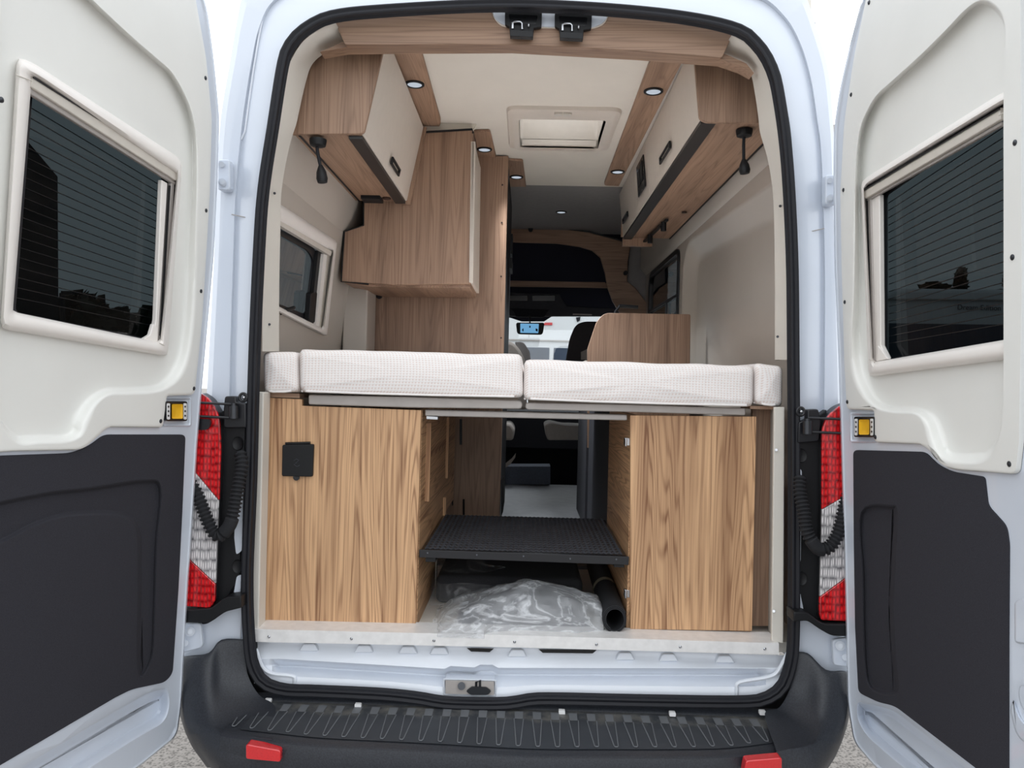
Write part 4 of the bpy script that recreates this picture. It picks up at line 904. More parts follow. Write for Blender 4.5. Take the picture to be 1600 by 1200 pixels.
rh = thing('roof_hatch', 'square roof hatch with pale frame and milky dome in the ceiling', 'roof hatch', (hbox[0], hbox[2], ZC))
fo = [PZ(x, y, ZC) for x, y in hatch_o]; fx0, fx1, fy0, fy1 = min(p.x for p in fo), max(p.x for p in fo), min(p.y for p in fo), max(p.y for p in fo)
qo = rp([(fx0, fy0, .05), (fx1, fy0, .05), (fx1, fy1, .05), (fx0, fy1, .05)], 6); qi = rp([(hbox[0], hbox[2], .02), (hbox[1], hbox[2], .02), (hbox[1], hbox[3], .02), (hbox[0], hbox[3], .02)], 6)
MB().rings([[(a, c, ZC-h) for a, c in l] for l, h in ((qo, 0), (offs(qo, .004), .014), (offs(qo, .02), .018), (offs(qi, -.02), .020), (qi, .016), (qi, -.03))]).build('hatch_frame', 'laminate', rh, sharp=60)
MB().box(hbox[0]-.02, hbox[1]+.02, hbox[2]-.02, hbox[3]+.02, 2.722, 2.726).build('hatch_dome', 'milky_dome', rh)
MB().rings([[(a, c, z) for a, c in l] for l, z in ((qi, ZC-.01), (qi, 2.72))]).build('hatch_shaft', 'laminate', rh)
MB().box(hbox[0]+.01, hbox[1]-.01, hbox[3]-.025, hbox[3]-.008, ZC-.005, ZC+.02).build('blind_bar', 'laminate', rh)
hx = PZ(880, 178, ZC-.02)
MB().box(hx.x-.036, hx.x-.004, hx.y-.012, hx.y+.012, ZC-.026, ZC-.018).box(hx.x+.002, hx.x+.034, hx.y-.012, hx.y+.012, ZC-.026, ZC-.018).build('hatch_switch', 'cassette', rh, bevel=.001)

# ---------------------------------------------------------------- overhead cabinets
def handle(plane, c, du, dv, parent, nm='handle'):
    """flat black rectangular loop handle; du, dv world half vectors in the door face"""
    o = [c+du*a+dv*b_ for a, b_ in ((-1, -1), (1, -1), (1, 1), (-1, 1))]; i = [c+du*a*.80+dv*b_*.42 for a, b_ in ((-1, -1), (1, -1), (1, 1), (-1, 1))]
    return MB().prism([p+plane.n*.004 for p in o], plane.n*.008, [[p+plane.n*.004 for p in i]]).build(nm, 'black_plastic', parent, bevel=.002)
DL = PN((-.465, 3, 2.48), V((1, 0, 0))*(.30)+V((0, 0, -1))*(.060))
lo = thing('overhead_cabinet', 'wood and white overhead cabinet on the left, above the side window', 'cabinet', (-.6, 2.38, 2.18))
YL0, YL1 = 2.37, 3.25
MB().prism(LY(rp([(430, 210), (440, 60), (611, 45), (600, 73), (569, 207, 14), (560, 209)], 6), YL0), (0, .015, 0)).build('side_panel', 'wood_shaded', lo, bevel=.002)
MB().box(-.75, -.530, YL0+.015, YL1, 2.183, 2.197).build('bottom_panel', 'wood_shaded_along', lo)
led = MB().box(-.572, -.530, YL0+.017, YL1-.002, 2.173, 2.186).build('light_profile', 'led_profile', lo)
dz = lambda z: -.465-(2.48-z)*.060/.30
dv = MB().prism([(dz(2.185), YL0+.016, 2.185), (dz(2.185), YL1-.004, 2.185), (dz(2.50), YL1-.004, 2.50), (dz(2.50), YL0+.016, 2.50)], (-.016, 0, 0)).build('door', 'laminate', lo, bevel=.002)
c = DL.at(615, 260); dvv = V((-.065, 0, -.30)).normalized()
handle(DL, c, V((0, .085, 0)), dvv*.014, dv)
MB().prism([(-.545, YL1-.002, 2.17), (-.47, YL1-.002, 2.5), (-.448, YL1-.002, 2.5), (-.510, YL1-.002, 2.172)], (0, .012, 0)).build('end_panel', 'wood_shaded', lo)
MB().box(-.70, -.62, YL1-.10, YL1-.02, 2.168, 2.183).build('vent_box', 'black_plastic', lo, bevel=.002)
kc = V((-.60, YL1-.06, 2.183)); MB().cyl(kc, kc-V((0, 0, .006)), .018, 16).build('plug', 'knob', lo)
DR = PN((.505, 3, 2.50), (-.25, 0, -.028))
ro_ = thing('overhead_cabinet', 'long wood and white overhead cabinet on the right, with three doors', 'cabinet', (.68, 2.42, 2.27))
YR0, YR1 = 2.42, 4.38
MB().prism(LY(rp([(1078, 55), (1205, 70), (1206, 192), (1104, 191, 12), (1093, 186, 10), (1085, 92)], 6), YR0), (0, .015, 0)).build('side_panel', 'wood_shaded', ro_, bevel=.002)
MB().box(.535, .80, YR0+.015, YR1, 2.268, 2.282).build('bottom_panel', 'wood_shaded_along', ro_)
MB().box(.532, .580, YR0+.017, YR1-.002, 2.258, 2.270).build('light_profile', 'led_profile', ro_)
xz = lambda z: .505+(2.5-z)*.028/.25
def rdoor(y0, y1, nm='door'):
    return MB().prism([(xz(2.272), y0, 2.272), (xz(2.272), y1, 2.272), (xz(2.515), y1, 2.515), (xz(2.515), y0, 2.515)], (.016, 0, 0)).build(nm, 'laminate', ro_, bevel=.0015)
d1, d2, d3 = rdoor(YR0+.004, 3.43), rdoor(3.434, 3.80, 'control_panel'), rdoor(3.804, YR1)
dvr = V((.022, 0, -.25)).normalized()
handle(DR, DR.at(1042, 239), V((0, .11, 0)), dvr*.014, d1); handle(DR, DR.at(979, 340), V((0, .10, 0)), dvr*.014, d3)
c = DR.at(1003, 277)
MB().prism([c+V((0, a, 0))+dvr*b_+DR.n*.002 for a, b_ in ((-.11, -.075), (.10, -.075), (.10, .07), (-.11, .07))], DR.n*.006).build('display_panel', 'black_gloss', d2, bevel=.002)
MB().prism([c+V((0, a, 0))+dvr*b_+DR.n*.008 for a, b_ in ((-.085, -.055), (-.02, -.055), (-.02, .03), (-.085, .03))], DR.n*.003).prism([c+V((0, a, 0))+dvr*b_+DR.n*.008 for a, b_ in ((.0, -.04), (.07, -.04), (.07, .03), (.0, .03))], DR.n*.003).build('switches', 'black_plastic', d2, bevel=.001)
MB().prism([(.52, YR1, 2.272), (.82, YR1, 2.272), (.82, YR1, 2.52), (.52, YR1, 2.52)], (0, .014, 0)).build('end_panel', 'wood_shaded', ro_)
MB().prism([(.532, YR1+.014, 2.225), (.70, YR1+.014, 2.225), (.70, YR1+.014, 2.27), (.532, YR1+.014, 2.27)], (0, .03, 0)).build('wood_valance', 'wood_shaded', ro_)
c = PZ(1069, 331, 2.266); MB().cyl(c, c-V((0, 0, .006)), .012, 14).build('plug', 'knob', ro_)
hr = thing('utensil_rail', 'black rail with two small spotlights under the far end of right cabinet', 'rail', tuple(PZ(1020, 360, 2.25)))
pa, pb = PZ(1042, 342, 2.256), PZ(1000, 383, 2.256)
MB().prism([pa+V((-.008, 0, 0)), pa+V((.008, 0, 0)), pb+V((.008, 0, 0)), pb+V((-.008, 0, 0))], (0, 0, -.010)).build('rail', 'black_plastic', hr)
for x, y in ((1037, 347), (1016, 367)):
    c = PZ(x, y, 2.250); MB().cyl(c, c-V((0, 0, .045)), .014, 16).build('spotlight', 'black_plastic', hr)

MB().tube([V((-.728, YL0+.02, 2.182)), V((-.728, YL1, 2.182))], .004, 6).build('edge_seal', 'black_plastic', lo)
MB().tube([V((.796, YR0+.02, 2.267)), V((.796, YR1, 2.267))], .004, 6).build('edge_seal', 'black_plastic', ro_)
struct(MB().prism(LY([(650, 186), (752, 182), (739, 203), (648, 209)], 3.285), (0, .02, 0)).build('trim_15', 'ceiling_liner'))
# reading lamps
def lamp(name, label, zt, bx, pts, hd):
    c = PZ(bx[0], bx[1], zt); t = thing(name, label, 'reading lamp', tuple(c), 'flexible reading lamps under the cabinets')
    Y = c.y
    MB().tube([c, c-V((0, 0, .006)), c-V((0, 0, .020)), c-V((0, 0, .024))], [.027, .027, .024, .014], 20).build('base', 'black_plastic', t)
    MB().tube([PY(x, y, Y) for x, y in cr(pts, 5, False)], .0052, 10).build('stem', 'rubber', t)
    a, b_ = PY(*hd[0], Y), PY(*hd[1], Y); d = b_-a
    MB().tube([a, a+d*.15, a+d*.4, a+d*.75, a+d*.97, b_], [.006, .010, .0155, .018, .015, .007], 16).build('lamp_head', 'black_plastic', t)
lamp('reading_lamp', 'black flexible reading lamp hanging under the left overhead cabinet', 2.173, (497, 218), [(495, 222), (496, 236), (499, 252), (502, 263)], ((501, 258), (504, 286)))
lamp('reading_lamp', 'black flexible reading lamp hanging under the right overhead cabinet', 2.2655, (1163, 203), [(1163, 208), (1162, 225), (1162, 242), (1162, 252)], ((1162, 249), (1164, 272)))

# ---------------------------------------------------------------- upper left wardrobe and washroom wall
wr = thing('wall_cupboard', 'wooden wall cupboard with narrow white door, left of the roof hatch', 'cupboard', (-.5, 3.27, 1.87))
MB().prism(LY([(640, 207), (738, 202), (735, 443), (620, 445), (534, 440), (538, 362), (568, 352), (568, 300), (600, 290)], 3.27), (0, .42, 0)).build('body', 'wood_shaded', wr, bevel=.002)
MB().tube(LY([(568, 300), (568, 352), (538, 362), (533, 440), (576, 444)], 3.268), .0035, 6).build('edge_seal', 'black_plastic', wr)
MB().tube(LY([(655, 207), (738, 202), (739, 208)], 3.268), .0045, 6).build('edge_seal', 'black_plastic', wr)
MB().prism(LY([(737, 222), (743, 221), (739, 443), (733, 441)], 3.262), (0, .008, 0)).prism([PY(741, 221, 3.262), PY(738, 441, 3.262), PY(738, 441, 3.262)+V((.004, .40, 0)), PY(741, 221, 3.262)+V((.004, .40, 0))], (-.014, 0, 0)).build('door', 'laminate', wr, bevel=.001)
MB().prism(LY([(540, 441), (735, 444), (735, 450), (576, 448)], 3.30), (0, .38, 0)).build('bottom_board', 'wood_shaded_along', wr)
ws = thing('washroom_partition', 'tall wooden washroom wall left of the aisle', 'partition', (-.4, 3.72, ZF))
wpx = rp([(560, 300), (700, 260), (778, 247, 2), (778, 243), (793, 243, 2), (787, 560), (781, 830), (600, 830), (585, 560)], 2)
XW = -.112
MB().box(-.75, XW, 3.72, 3.74, ZF, ZC-.006).build('front_panel', 'wood_shaded', ws, bevel=.003)
MB().box(XW-.02, XW-.003, 3.742, 4.78, ZF, ZC-.006).build('side_panel', 'black_plastic', ws)
MB().box(-.75, XW-.02, 4.76, 4.78, ZF, ZC-.006).build('rear_panel', 'wood_shaded', ws)
for x, y in ((785, 289), (784, 348), (783, 432), (783, 528)):
    c = PY(x, y, 3.72); MB().cyl(c, c-V((0, .003, 0)), .0045, 10).build('screw_cap', 'knob', ws)
c = PY(593, 463, 3.72); MB().cyl(c, c-V((0, .02, 0)), .014, 16).build('knob', 'black_plastic', ws)
for x0, y0, x1, y1 in ((718, 655, 722, 695), (723, 780, 726, 805), (706, 775, 708, 790)):
    MB().prism(LY(rp([(x0, y0, 1), (x1, y0, 1), (x1, y1, 1), (x0, y1, 1)]), 3.716), (0, .004, 0)).build('slot', 'black_gloss', ws)
MB().prism(LY([(783, 750), (787, 745), (788, 785), (786, 800), (783, 806)], 3.712), (0, .03, 0)).build('kick_strip', 'black_plastic', ws)
# black locker hardware beyond washroom
MB().box(XW-.003, XW+.012, 4.5, 4.75, 2.10, 2.16).box(XW-.003, XW+.01, 4.6, 4.75, 2.2, 2.32).build('door_catch', 'black_plastic', ws)

# ---------------------------------------------------------------- bed boxes
YB = 2.295
bl = thing('bed_base_cabinet', 'light wooden bed base with black socket cover, left of the platform', 'cabinet', (-.55, 2.3, ZF))
fpx = [(412, 621), (472, 624), (472, 634), (658, 641), (649, 985), (404, 980)]
MB().prism(LY(fpx, YB), (0, .018, 0)).build('front_panel', 'wood_low', bl, bevel=.0012)
MB().prism(LY([(413, 613), (468, 615), (468, 622), (413, 620)], YB+.004), (0, .10, 0)).build('top_board', 'wood_shaded_cross', bl)
XI = PY(657, 700, YB).x
MB().prism([(XI, YB+.018, ZF), (XI, 2.77, ZF), (XI, 2.77, .90), (XI, 3.42, .90), (XI, 3.42, 1.34), (XI, YB+.018, 1.335)], (-.018, 0, 0)).build('side_panel', 'wood_side', bl)
MB().box(XI-.018, XI+.004, 2.77, 2.80, ZF, .90).build('corner_post', 'laminate', bl)['label'] = 'white corner post'
for (x0, x1, ya, yb_) in ((664, 673, 661, 783), (697, 702, 652, 747), (694, 700, 777, 806)):
    xm = (x0+x1)/2; Y = abs(XI)*1200/(822-xm)
    Z0, Z1 = PY(xm, yb_, Y).z, PY(xm, ya, Y).z; w = (x1-x0)/1200*Y
    MB().box(XI, XI+w*.75, Y-.008, Y+.008, Z0, Z1).build('grip_batten', 'wood_low', bl)
sc_ = MB().prism(LY(rp([(441, 695, 3), (490, 694, 3), (488, 745, 3), (440, 744, 3)], 4), YB-.012), (0, .012, 0)).build('socket_cover', 'black_plastic', bl, bevel=.002)
MB().cyl(PY(463, 746, YB-.01), PY(463, 746, YB-.001), .0095, 16).build('cover_tab', 'black_plastic', sc_)
MB().cyl(PY(446, 693, YB-.006), PY(485, 692, YB-.006), .004, 8).build('cover_hinge', 'black_gloss', sc_)
MB().tube(LY([(459, 720), (463, 717), (467, 719), (463, 723), (459, 726), (464, 729), (468, 727)], YB-.0125), .0009, 5).build('cover_mark', 'emblem', sc_)
br_ = thing('bed_base_cabinet', 'light wooden bed base with plain door, right of the platform', 'cabinet', (.5, 2.3, ZF))
MB().prism(LY([(985, 649), (1182, 651), (1175, 986), (985, 983)], YB), (0, .018, 0)).build('door', 'wood_low_right', br_, bevel=.0012)
MB().prism(LY([(989, 982), (1173, 985), (1172, 993), (988, 987)], YB+.022), (0, .018, 0)).build('plinth', 'wood_low', br_)
XJ = PY(987, 700, YB).x
MB().box(XJ, XJ+.018, YB+.02, 2.92, ZF, 1.335).build('side_panel', 'wood_side', br_)
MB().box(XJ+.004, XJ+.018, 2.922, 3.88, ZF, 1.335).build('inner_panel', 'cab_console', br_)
MB().prism(LY([(1176, 636), (1204, 636), (1200, 978), (1172, 978)], 2.37), (0, .018, 0)).prism(LY([(1172, 634), (1222, 635), (1222, 640), (1172, 639)], 2.29), (0, .1, 0)).build('rear_frame', 'wood_shaded', br_)
for y in (691, 928):
    c = PY(981, y, YB+.02); MB().box(c.x-.010, c.x+.008, c.y-.004, c.y+.02, c.z-.010, c.z+.012).cyl(c+V((-.006, -.004, -.012)), c+V((-.006, -.004, .012)), .004, 8).build('hinge', 'steel', br_, bevel=.001)
struct(MB().box(XI, XJ, 3.18, 3.20, ZF, .86).build('trim_13', 'wood_low'))
# bed frames
lf = thing('slatted_base', 'grey metal bed frame under the left mattress', 'bed frame', (-.35, 2.28, 1.36))
MB().prism(LY(rp([(482, 617, 3), (640, 620), (816, 626, 6), (816, 639, 6), (640, 637), (482, 632, 3)], 4), 2.286), (0, .022, 0)).build('front_rail', 'rail', lf, bevel=.003)
for k in range(7):
    MB().box(-.66, -.03, 2.42+k*.17, 2.48+k*.17, 1.356, 1.368).build('slat', 'laminate', lf)
rf = thing('slatted_base', 'grey metal bed frame under the right mattress', 'bed frame', (.33, 2.28, 1.35))
MB().prism(LY(rp([(821, 629, 6), (990, 632), (1165, 638, 3), (1165, 649, 3), (990, 644), (821, 640, 6)], 4), 2.286), (0, .022, 0)).build('front_rail', 'rail', rf, bevel=.003)
for k in range(7):
    MB().box(.01, .64, 2.42+k*.17, 2.48+k*.17, 1.344, 1.356).build('slat', 'laminate', rf)
cb = thing('bed_crossbar', 'grey metal crossbar spanning between the two bed bases', 'crossbar', (0, 2.32, 1.33))
MB().prism(LY([(664, 640), (980, 648), (980, 657), (664, 650)], 2.315), (0, .04, 0)).build('bar', 'rail', cb, bevel=.003)
MB().prism(LY([(666, 650), (684, 651), (684, 656), (666, 655)], 2.312), (0, .03, 0)).build('bracket', 'steel', cb, bevel=.001)
# mattresses
def mattress(label, px, Y, depth, wob, seed):
    (x0, y0), (x1, y1), (x2, y2), (x3, y3) = px
    A, B_, C_, D_ = PY(x0, y0, Y), PY(x1, y1, Y), PY(x2, y2, Y), PY(x3, y3, Y)
    nx, nz, r = 40, 10, .018
    prof = []
    t = thing('mattress', label, 'mattress', tuple((C_+D_)/2), 'white mattress sections of the bed')
    rs = []
    ny = 14
    W = (B_-A).length; Hh = (A-D_).length
    loopuv = rp([(0, 0, r), (W, 0, r), (W, Hh, r), (0, Hh, r)], 5)
    # denser perimeter
    LU = resample(loopuv, 140, True)
    ex = (C_-D_).normalized(); ez = (A-D_).normalized()
    for yy, ins in ((0, .020), (.002, .010), (.007, .004), (.016, 0), (.05, 0), (.2, 0), (depth-.016, 0), (depth, .02)):
        row = []
        for u, v in LU:
            cu, cv = W/2, Hh/2; su = 1-ins*2/W; sv = 1-ins*2/Hh
            p = D_+ex*(cu+(u-cu)*su)+ez*(cv+(v-cv)*sv)+V((0, yy, 0))
            nzv = noise.noise(V((p.x*5+seed, p.y*3, p.z*7)))
            d = V((0, -1, 0))*.006*nzv*(1 if yy < .05 else 0)+ez*(.004*noise.noise(V((p.x*9, seed, p.y*4))))*(1 if v > Hh*.6 else .4)
            row.append(p+d)
        rs.append(row)
    m = MB().rings(rs, True, False, True)
    # front face grid fan towards centre for softness
    inner = rs[0]; cen = sum((V(q) for q in inner), V((0, 0, 0)))/len(inner)
    ring2 = [[V(q).lerp(cen, k) + V((0, -.006*sin(k*pi/2), 0)) for q in inner] for k in (.0, .06, .2, .5, .9)]
    m.rings(ring2, True, False, True)
    o = m.build('cover', 'mattress', t, sharp=70)
    e = .004
    MB().tube([D_+ex*.02+V((0, .004, e)), D_+ex*W*.3+V((0, .002, e-.002)), D_+ex*W*.6+V((0, .002, e-.002)), C_-ex*.02+V((0, .004, e))], .0035, 8).tube([D_+ex*.004+V((0, .02, e)), D_+ex*.004+V((0, depth*.9, e))], .0035, 6).build('piping', 'piping', t)
    return t
mattress('narrow white mattress end piece at the far left of the bed', [(409, 550), (465, 548), (465, 613), (410, 613)], 2.262, 1.30, 0, 1.0)
mattress('wide white mattress, left of the two long sections', [(465.5, 545), (816, 559), (814, 622), (467, 613)], 2.250, 1.36, 0, 5.0)
mattress('wide white mattress, right of the two long sections', [(819, 561), (1180, 567), (1178, 636), (818, 625)], 2.250, 1.36, 0, 9.0)
mattress('narrow white mattress end piece at the far right of the bed', [(1180, 566), (1225, 569), (1222, 636), (1180, 631)], 2.262, 1.30, 0, 13.0)

# ---------------------------------------------------------------- chequer step platform
pf = thing('step_platform', 'black metal platform with zigzag anti-slip top between the bed bases', 'platform', (0, 2.6, .9))
px0, px1, py0, py1, pz = XI+.006, XJ-.006, 2.315, 2.925, .912
MB().box(px0, px1, py0+.004, py1, pz-.004, pz).build('plate', 'black_gloss', pf)
MB().prism(LY([(655, 859), (983, 870), (982, 883), (655, 871)], 2.305), (0, .008, 0)).build('front_lip', 'black_frame', pf, bevel=.001)
zz = MB(); NT, NR = 38, 18; w = (px1-px0-.02)/(NT*2)
for r in range(NR):
    y = py0+.02+r*(py1-py0-.03)/(NR-1); a, b_, c = [], [], []
    for k in range(NT*2+1):
        x = px0+.01+k*w; dy = .013 if k % 2 else 0
        a.append(V((x, y+dy-.0055, pz))); b_.append(V((x, y+dy, pz+.0045))); c.append(V((x, y+dy+.0055, pz)))
    zz.rings([a, b_, c], closed=False)
zo = zz.build('zigzag_tread', 'black_tread', pf, sharp=10)
for x, y in ((668, 864), (745, 867), (818, 869), (891, 873), (963, 874)):
    MB().cyl(PY(x, y, 2.306), PY(x, y, 2.303), .0028, 8).build('screw', 'dark_steel', pf)
for x in (px0+.015, px1-.035): MB().box(x, x+.03, 2.315, 2.36, pz-.035, pz-.012).build('foot', 'black_plastic', pf)

# ---------------------------------------------------------------- load under the platform
tb = thing('folded_cover', 'dark grey flat textile bag lying behind the plastic bag', 'textile bag', (0, 2.5, ZF))
MB().box(-.285, .205, 2.56, 2.86, ZF+.001, .775).build('body', 'textile_box', tb, bevel=.02, seg=4)
def crumple(rings_fn, nu, nv): pass
fw_ = MB(); R = []
for i in range(26):
    u = i/25; row = []
    for j in range(18):
        v = j/17; a = pi*v
        x = -.30+.26*u; y = 2.71-.17*cos(a); z = ZF+.002+(.115-.05*abs(u-.4))*max(0, sin(a))**.6
        q = V((x, y, z)); k = noise.noise(q*14)+.5*noise.noise(q*31)
        row.append(q+V((.006, .006, .012))*k)
    R.append(row)
fw_.rings(R, closed=False).build('plastic_film', 'film_thin', tb, sharp=25)
bg = thing('plastic_bag', 'crumpled clear plastic bag with dark contents on the load floor', 'plastic bag', (0, 2.35, ZF))
tops = [(678, 985), (684, 968), (696, 955), (720, 944), (745, 936), (770, 926), (800, 917), (828, 912), (860, 919), (890, 924), (915, 932), (935, 938), (941, 952), (945, 985)]
cx_t = cr(tops, 6, False); R = []; yc = 2.395
base_px = [(676, 988), (700, 1000), (740, 1006), (775, 994), (820, 992), (900, 996), (938, 993), (946, 986)]
for (x, y) in cx_t:
    pt = PY(x, y, yc-.02); bb = None
    for a, b_ in zip(base_px, base_px[1:]):
        if a[0] <= x <= b_[0]: bb = a[1]+(b_[1]-a[1])*(x-a[0])/(b_[0]-a[0])
    bb = bb or 988
    yf = max(2.212, min(2.30, PZ(x, bb, ZF+.003).y)); h = max(.004, pt.z-ZF-.003); hw = max(.03, (yc-yf)); row = []
    for j in range(34):
        v = j/33; a = pi*v
        q = V((pt.x, yc-hw*cos(a)*(1 if v < .5 else .9), ZF+.004+h*max(0, sin(a))**.55))
        rg = 1-abs(noise.noise(q*11+V((3, 0, 0)))); k = (rg-.7)*1.2+.35*noise.noise(q*37); f = min(1, sin(a)*3+.15)
        row.append(q+V((0, -.022, .016))*k*f)
    R.append(row)
MB().rings(R, closed=False).build('film', 'film', bg, sharp=22)
it = MB(); R = []
for i in range(30):
    u = i/29; x = lerp(-.19, .205, u); h = (.100*sin(pi*min(1, .08+.9*u))**.5)*(1-.15*u)*(.5+.5*min(1, u/.35)); row = []
    for j in range(16):
        a = pi*j/15; q = V((x, 2.405-.105*cos(a), ZF+.004+h*max(0, sin(a))**.7)); row.append(q+V((0, 0, .006))*noise.noise(q*18))
    R.append(row)
it.rings(R, closed=False).build('contents', 'bag_item', bg, sharp=40)
mk = [(796, 968), (801, 965), (806, 970), (812, 966), (810, 973), (803, 972), (808, 977), (813, 971)]
MB().tube(LY(mk, 2.265), .0022, 6).build('printed_mark', 'black_gloss', bg)
# rolled rubber mat
rm = thing('rolled_mat', 'rolled black rubber mat held by a beige band beside right bed base', 'rolled mat', (.27, 2.6, ZF))
c0 = PY(960.5, 968, 2.27); c1 = PY(931, 892, 3.0); c1.z = ZF+.043
sp1, sp2 = [], []
for k in range(100):
    a = k/99*2*pi*2.6; r = .041-.0042*a/(2*pi); sp1.append((r*cos(a+.5)*.92, r*sin(a+.5)*1.04))
oth = [(p[0]*(1-.003/max(.01, sqrt(p[0]**2+p[1]**2))), p[1]*(1-.003/max(.01, sqrt(p[0]**2+p[1]**2)))) for p in sp1]
sec = sp1+oth[::-1]
b = MB(); R = []
for k in range(9):
    p = c0.lerp(c1, k/8); R.append([p+V((u, 0, v)) for u, v in sec])
b.rings(R, True)
for q, rv in ((R[0], 0), (R[-1], 1)):
    for i in range(99): b.add([q[i], q[i+1], q[198-i], q[199-i]], [(0, 1, 2, 3)])
b.build('mat', 'roll_rubber', rm, sharp=45)
p = c0.lerp(c1, .42); q = c0.lerp(c1, .47)
MB().rings([[c+V((.0435*cos(a*pi/14)*.94, 0, .0435*sin(a*pi/14)*1.04)) for a in range(28)] for c in (p, q)]).build('band', 'strap', rm)

# ---------------------------------------------------------------- kitchen unit right of the aisle
ku = thing('kitchen_unit', 'kitchen unit whose wooden end panel rises above the right mattress', 'kitchen unit', (.57, 3.9, ZF))
ep = rp([(918, 700), (918, 545, 3), (932, 503, 6), (944, 489, 9), (1079, 491, 3), (1077, 700)], 5)
MB().prism(LY(ep, 3.9), (0, .018, 0)).build('end_panel', 'wood_shaded', ku, bevel=.002)
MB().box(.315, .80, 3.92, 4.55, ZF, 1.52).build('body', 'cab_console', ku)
MB().box(.30, .80, 3.92, 4.57, 1.52, 1.55).build('worktop', 'laminate', ku)
MB().tube([V((.48, 4.2, 1.55)), V((.48, 4.2, 1.83)), V((.50, 4.2, 1.86)), V((.60, 4.2, 1.855))], .010, 10).build('tap', 'black_plastic', ku)
# aisle box in the cab opening
cs = thing('cab_step', 'blue-grey carpeted step at the front end of the aisle', 'step', (0, 5.6, ZF))
pp = LY([(780, 729), (860, 729), (860, 757), (780, 757)], 5.55); MB().prism(pp, (0, .2, 0)).build('carpet', 'mat_blue', cs)

# ---------------------------------------------------------------- cab: wooden arch, headliner, windscreen, seats
ar = thing('cab_arch', 'dark wooden arch framing the driver cab opening', 'arch', (.2, 5.5, 2.1))
up_ = [(770, 352), (797, 353), (870, 357), (920, 363), (968, 376), (985, 382)]
lo_ = [(985, 382), (981, 410), (980, 440), (992, 449), (1002, 462), (1012, 475), (1014, 500), (975, 500), (968, 488), (957, 470), (949, 448), (945, 425), (938, 402), (925, 391), (905, 385), (870, 380), (797, 378), (770, 378)]
MB().prism(LY(up_+lo_[1:], 5.5), (0, .03, 0)).build('board', 'wood_shaded_cross', ar, bevel=.003)
MB().tube(LY([(x, y-1) for x, y in up_], 5.49), .006, 6).build('edge_strip', 'black_plastic', ar)
c = PY(829, 359, 5.49); MB().cyl(c, c-V((0, .03, 0)), .017, 14).build('knob', 'black_plastic', ar)
c = PY(977, 427, 5.49); MB().cyl(c, c-V((0, .03, 0)), .015, 14).build('knob', 'black_plastic', ar)
struct(MB().prism(LY([(985, 378), (1016, 384), (1016, 500), (1010, 474), (992, 449), (980, 440)], 5.56), (0, .02, 0)).build('trim_14', 'overcab'))
hlr = thing('cab_headliner', 'dark cab headliner with wood shelf edge above the windscreen', 'headliner', (0, 6.2, 2.1))
MB().prism(LY([(600, 340), (1040, 340), (1040, 490), (960, 494), (890, 490), (872, 488), (850, 502), (815, 502), (797, 496), (600, 496)], 6.25), (0, .03, 0)).build('roof_lining', 'cab_fabric', hlr)
MB().prism(LY([(760, 438), (945, 441), (955, 450), (760, 447)], 5.9), (0, .02, 0)).build('shelf_edge', 'wood_shaded_cross', hlr)
MB().prism(LY([(760, 456), (874, 459), (886, 478), (960, 482), (960, 494), (760, 494)], 6.1), (0, .05, 0)).build('overhead_console', 'cab_console', hlr, bevel=.006)
for x0, x1 in ((797, 824), (832, 867)):
    MB().prism(LY(rp([(x0, 462, 1), (x1, 462, 1), (x1, 470, 1), (x0, 470, 1)]), 6.095), (0, .006, 0)).build('shelf_pocket', 'black_gloss', hlr)
MB().prism(LY(rp([(796, 482), (858, 484), (852, 493, 2), (849, 496, 2), (806, 495, 2), (803, 488)]), 6.05), (0, .04, 0)).build('mirror_cover', 'cab_dark', hlr, bevel=.004)
MB().prism(LY(rp([(895, 490, 1), (925, 491, 1), (925, 492.5, 1), (895, 492)]), 6.09), (0, .006, 0)).build('visor_label', 'rail', hlr)
rmv = thing('rear_view_mirror', 'interior mirror with lit display hanging in the windscreen', 'mirror', tuple(PY(828, 513, 5.9)))
MB().prism(LY(rp([(806, 504, 4), (851, 504, 4), (848, 523, 5), (808, 522, 5)], 5), 5.9), (0, .03, 0)).build('mirror_housing', 'black_plastic', rmv, bevel=.004)
sc2 = MB().prism(LY(rp([(813, 505.5, 1), (842, 506, 1), (841, 520.5, 1), (813, 520, 1)], 3), 5.895), (0, .005, 0)).build('display', 'screen', rmv)
MB().prism(LY([(816, 514), (818, 513), (818, 518), (816, 517)], 5.893), (0, .002, 0)).prism(LY([(837, 513), (840, 514), (840, 518), (837, 517)], 5.893), (0, .002, 0)).prism(LY([(827, 509), (829, 509), (829, 512), (827, 512)], 5.893), (0, .002, 0)).build('display_symbols', 'cab_dark', sc2)
MB().cyl(PY(828, 504, 5.91), PY(828, 494, 6.0), .006, 8).build('mirror_stem', 'black_plastic', rmv)
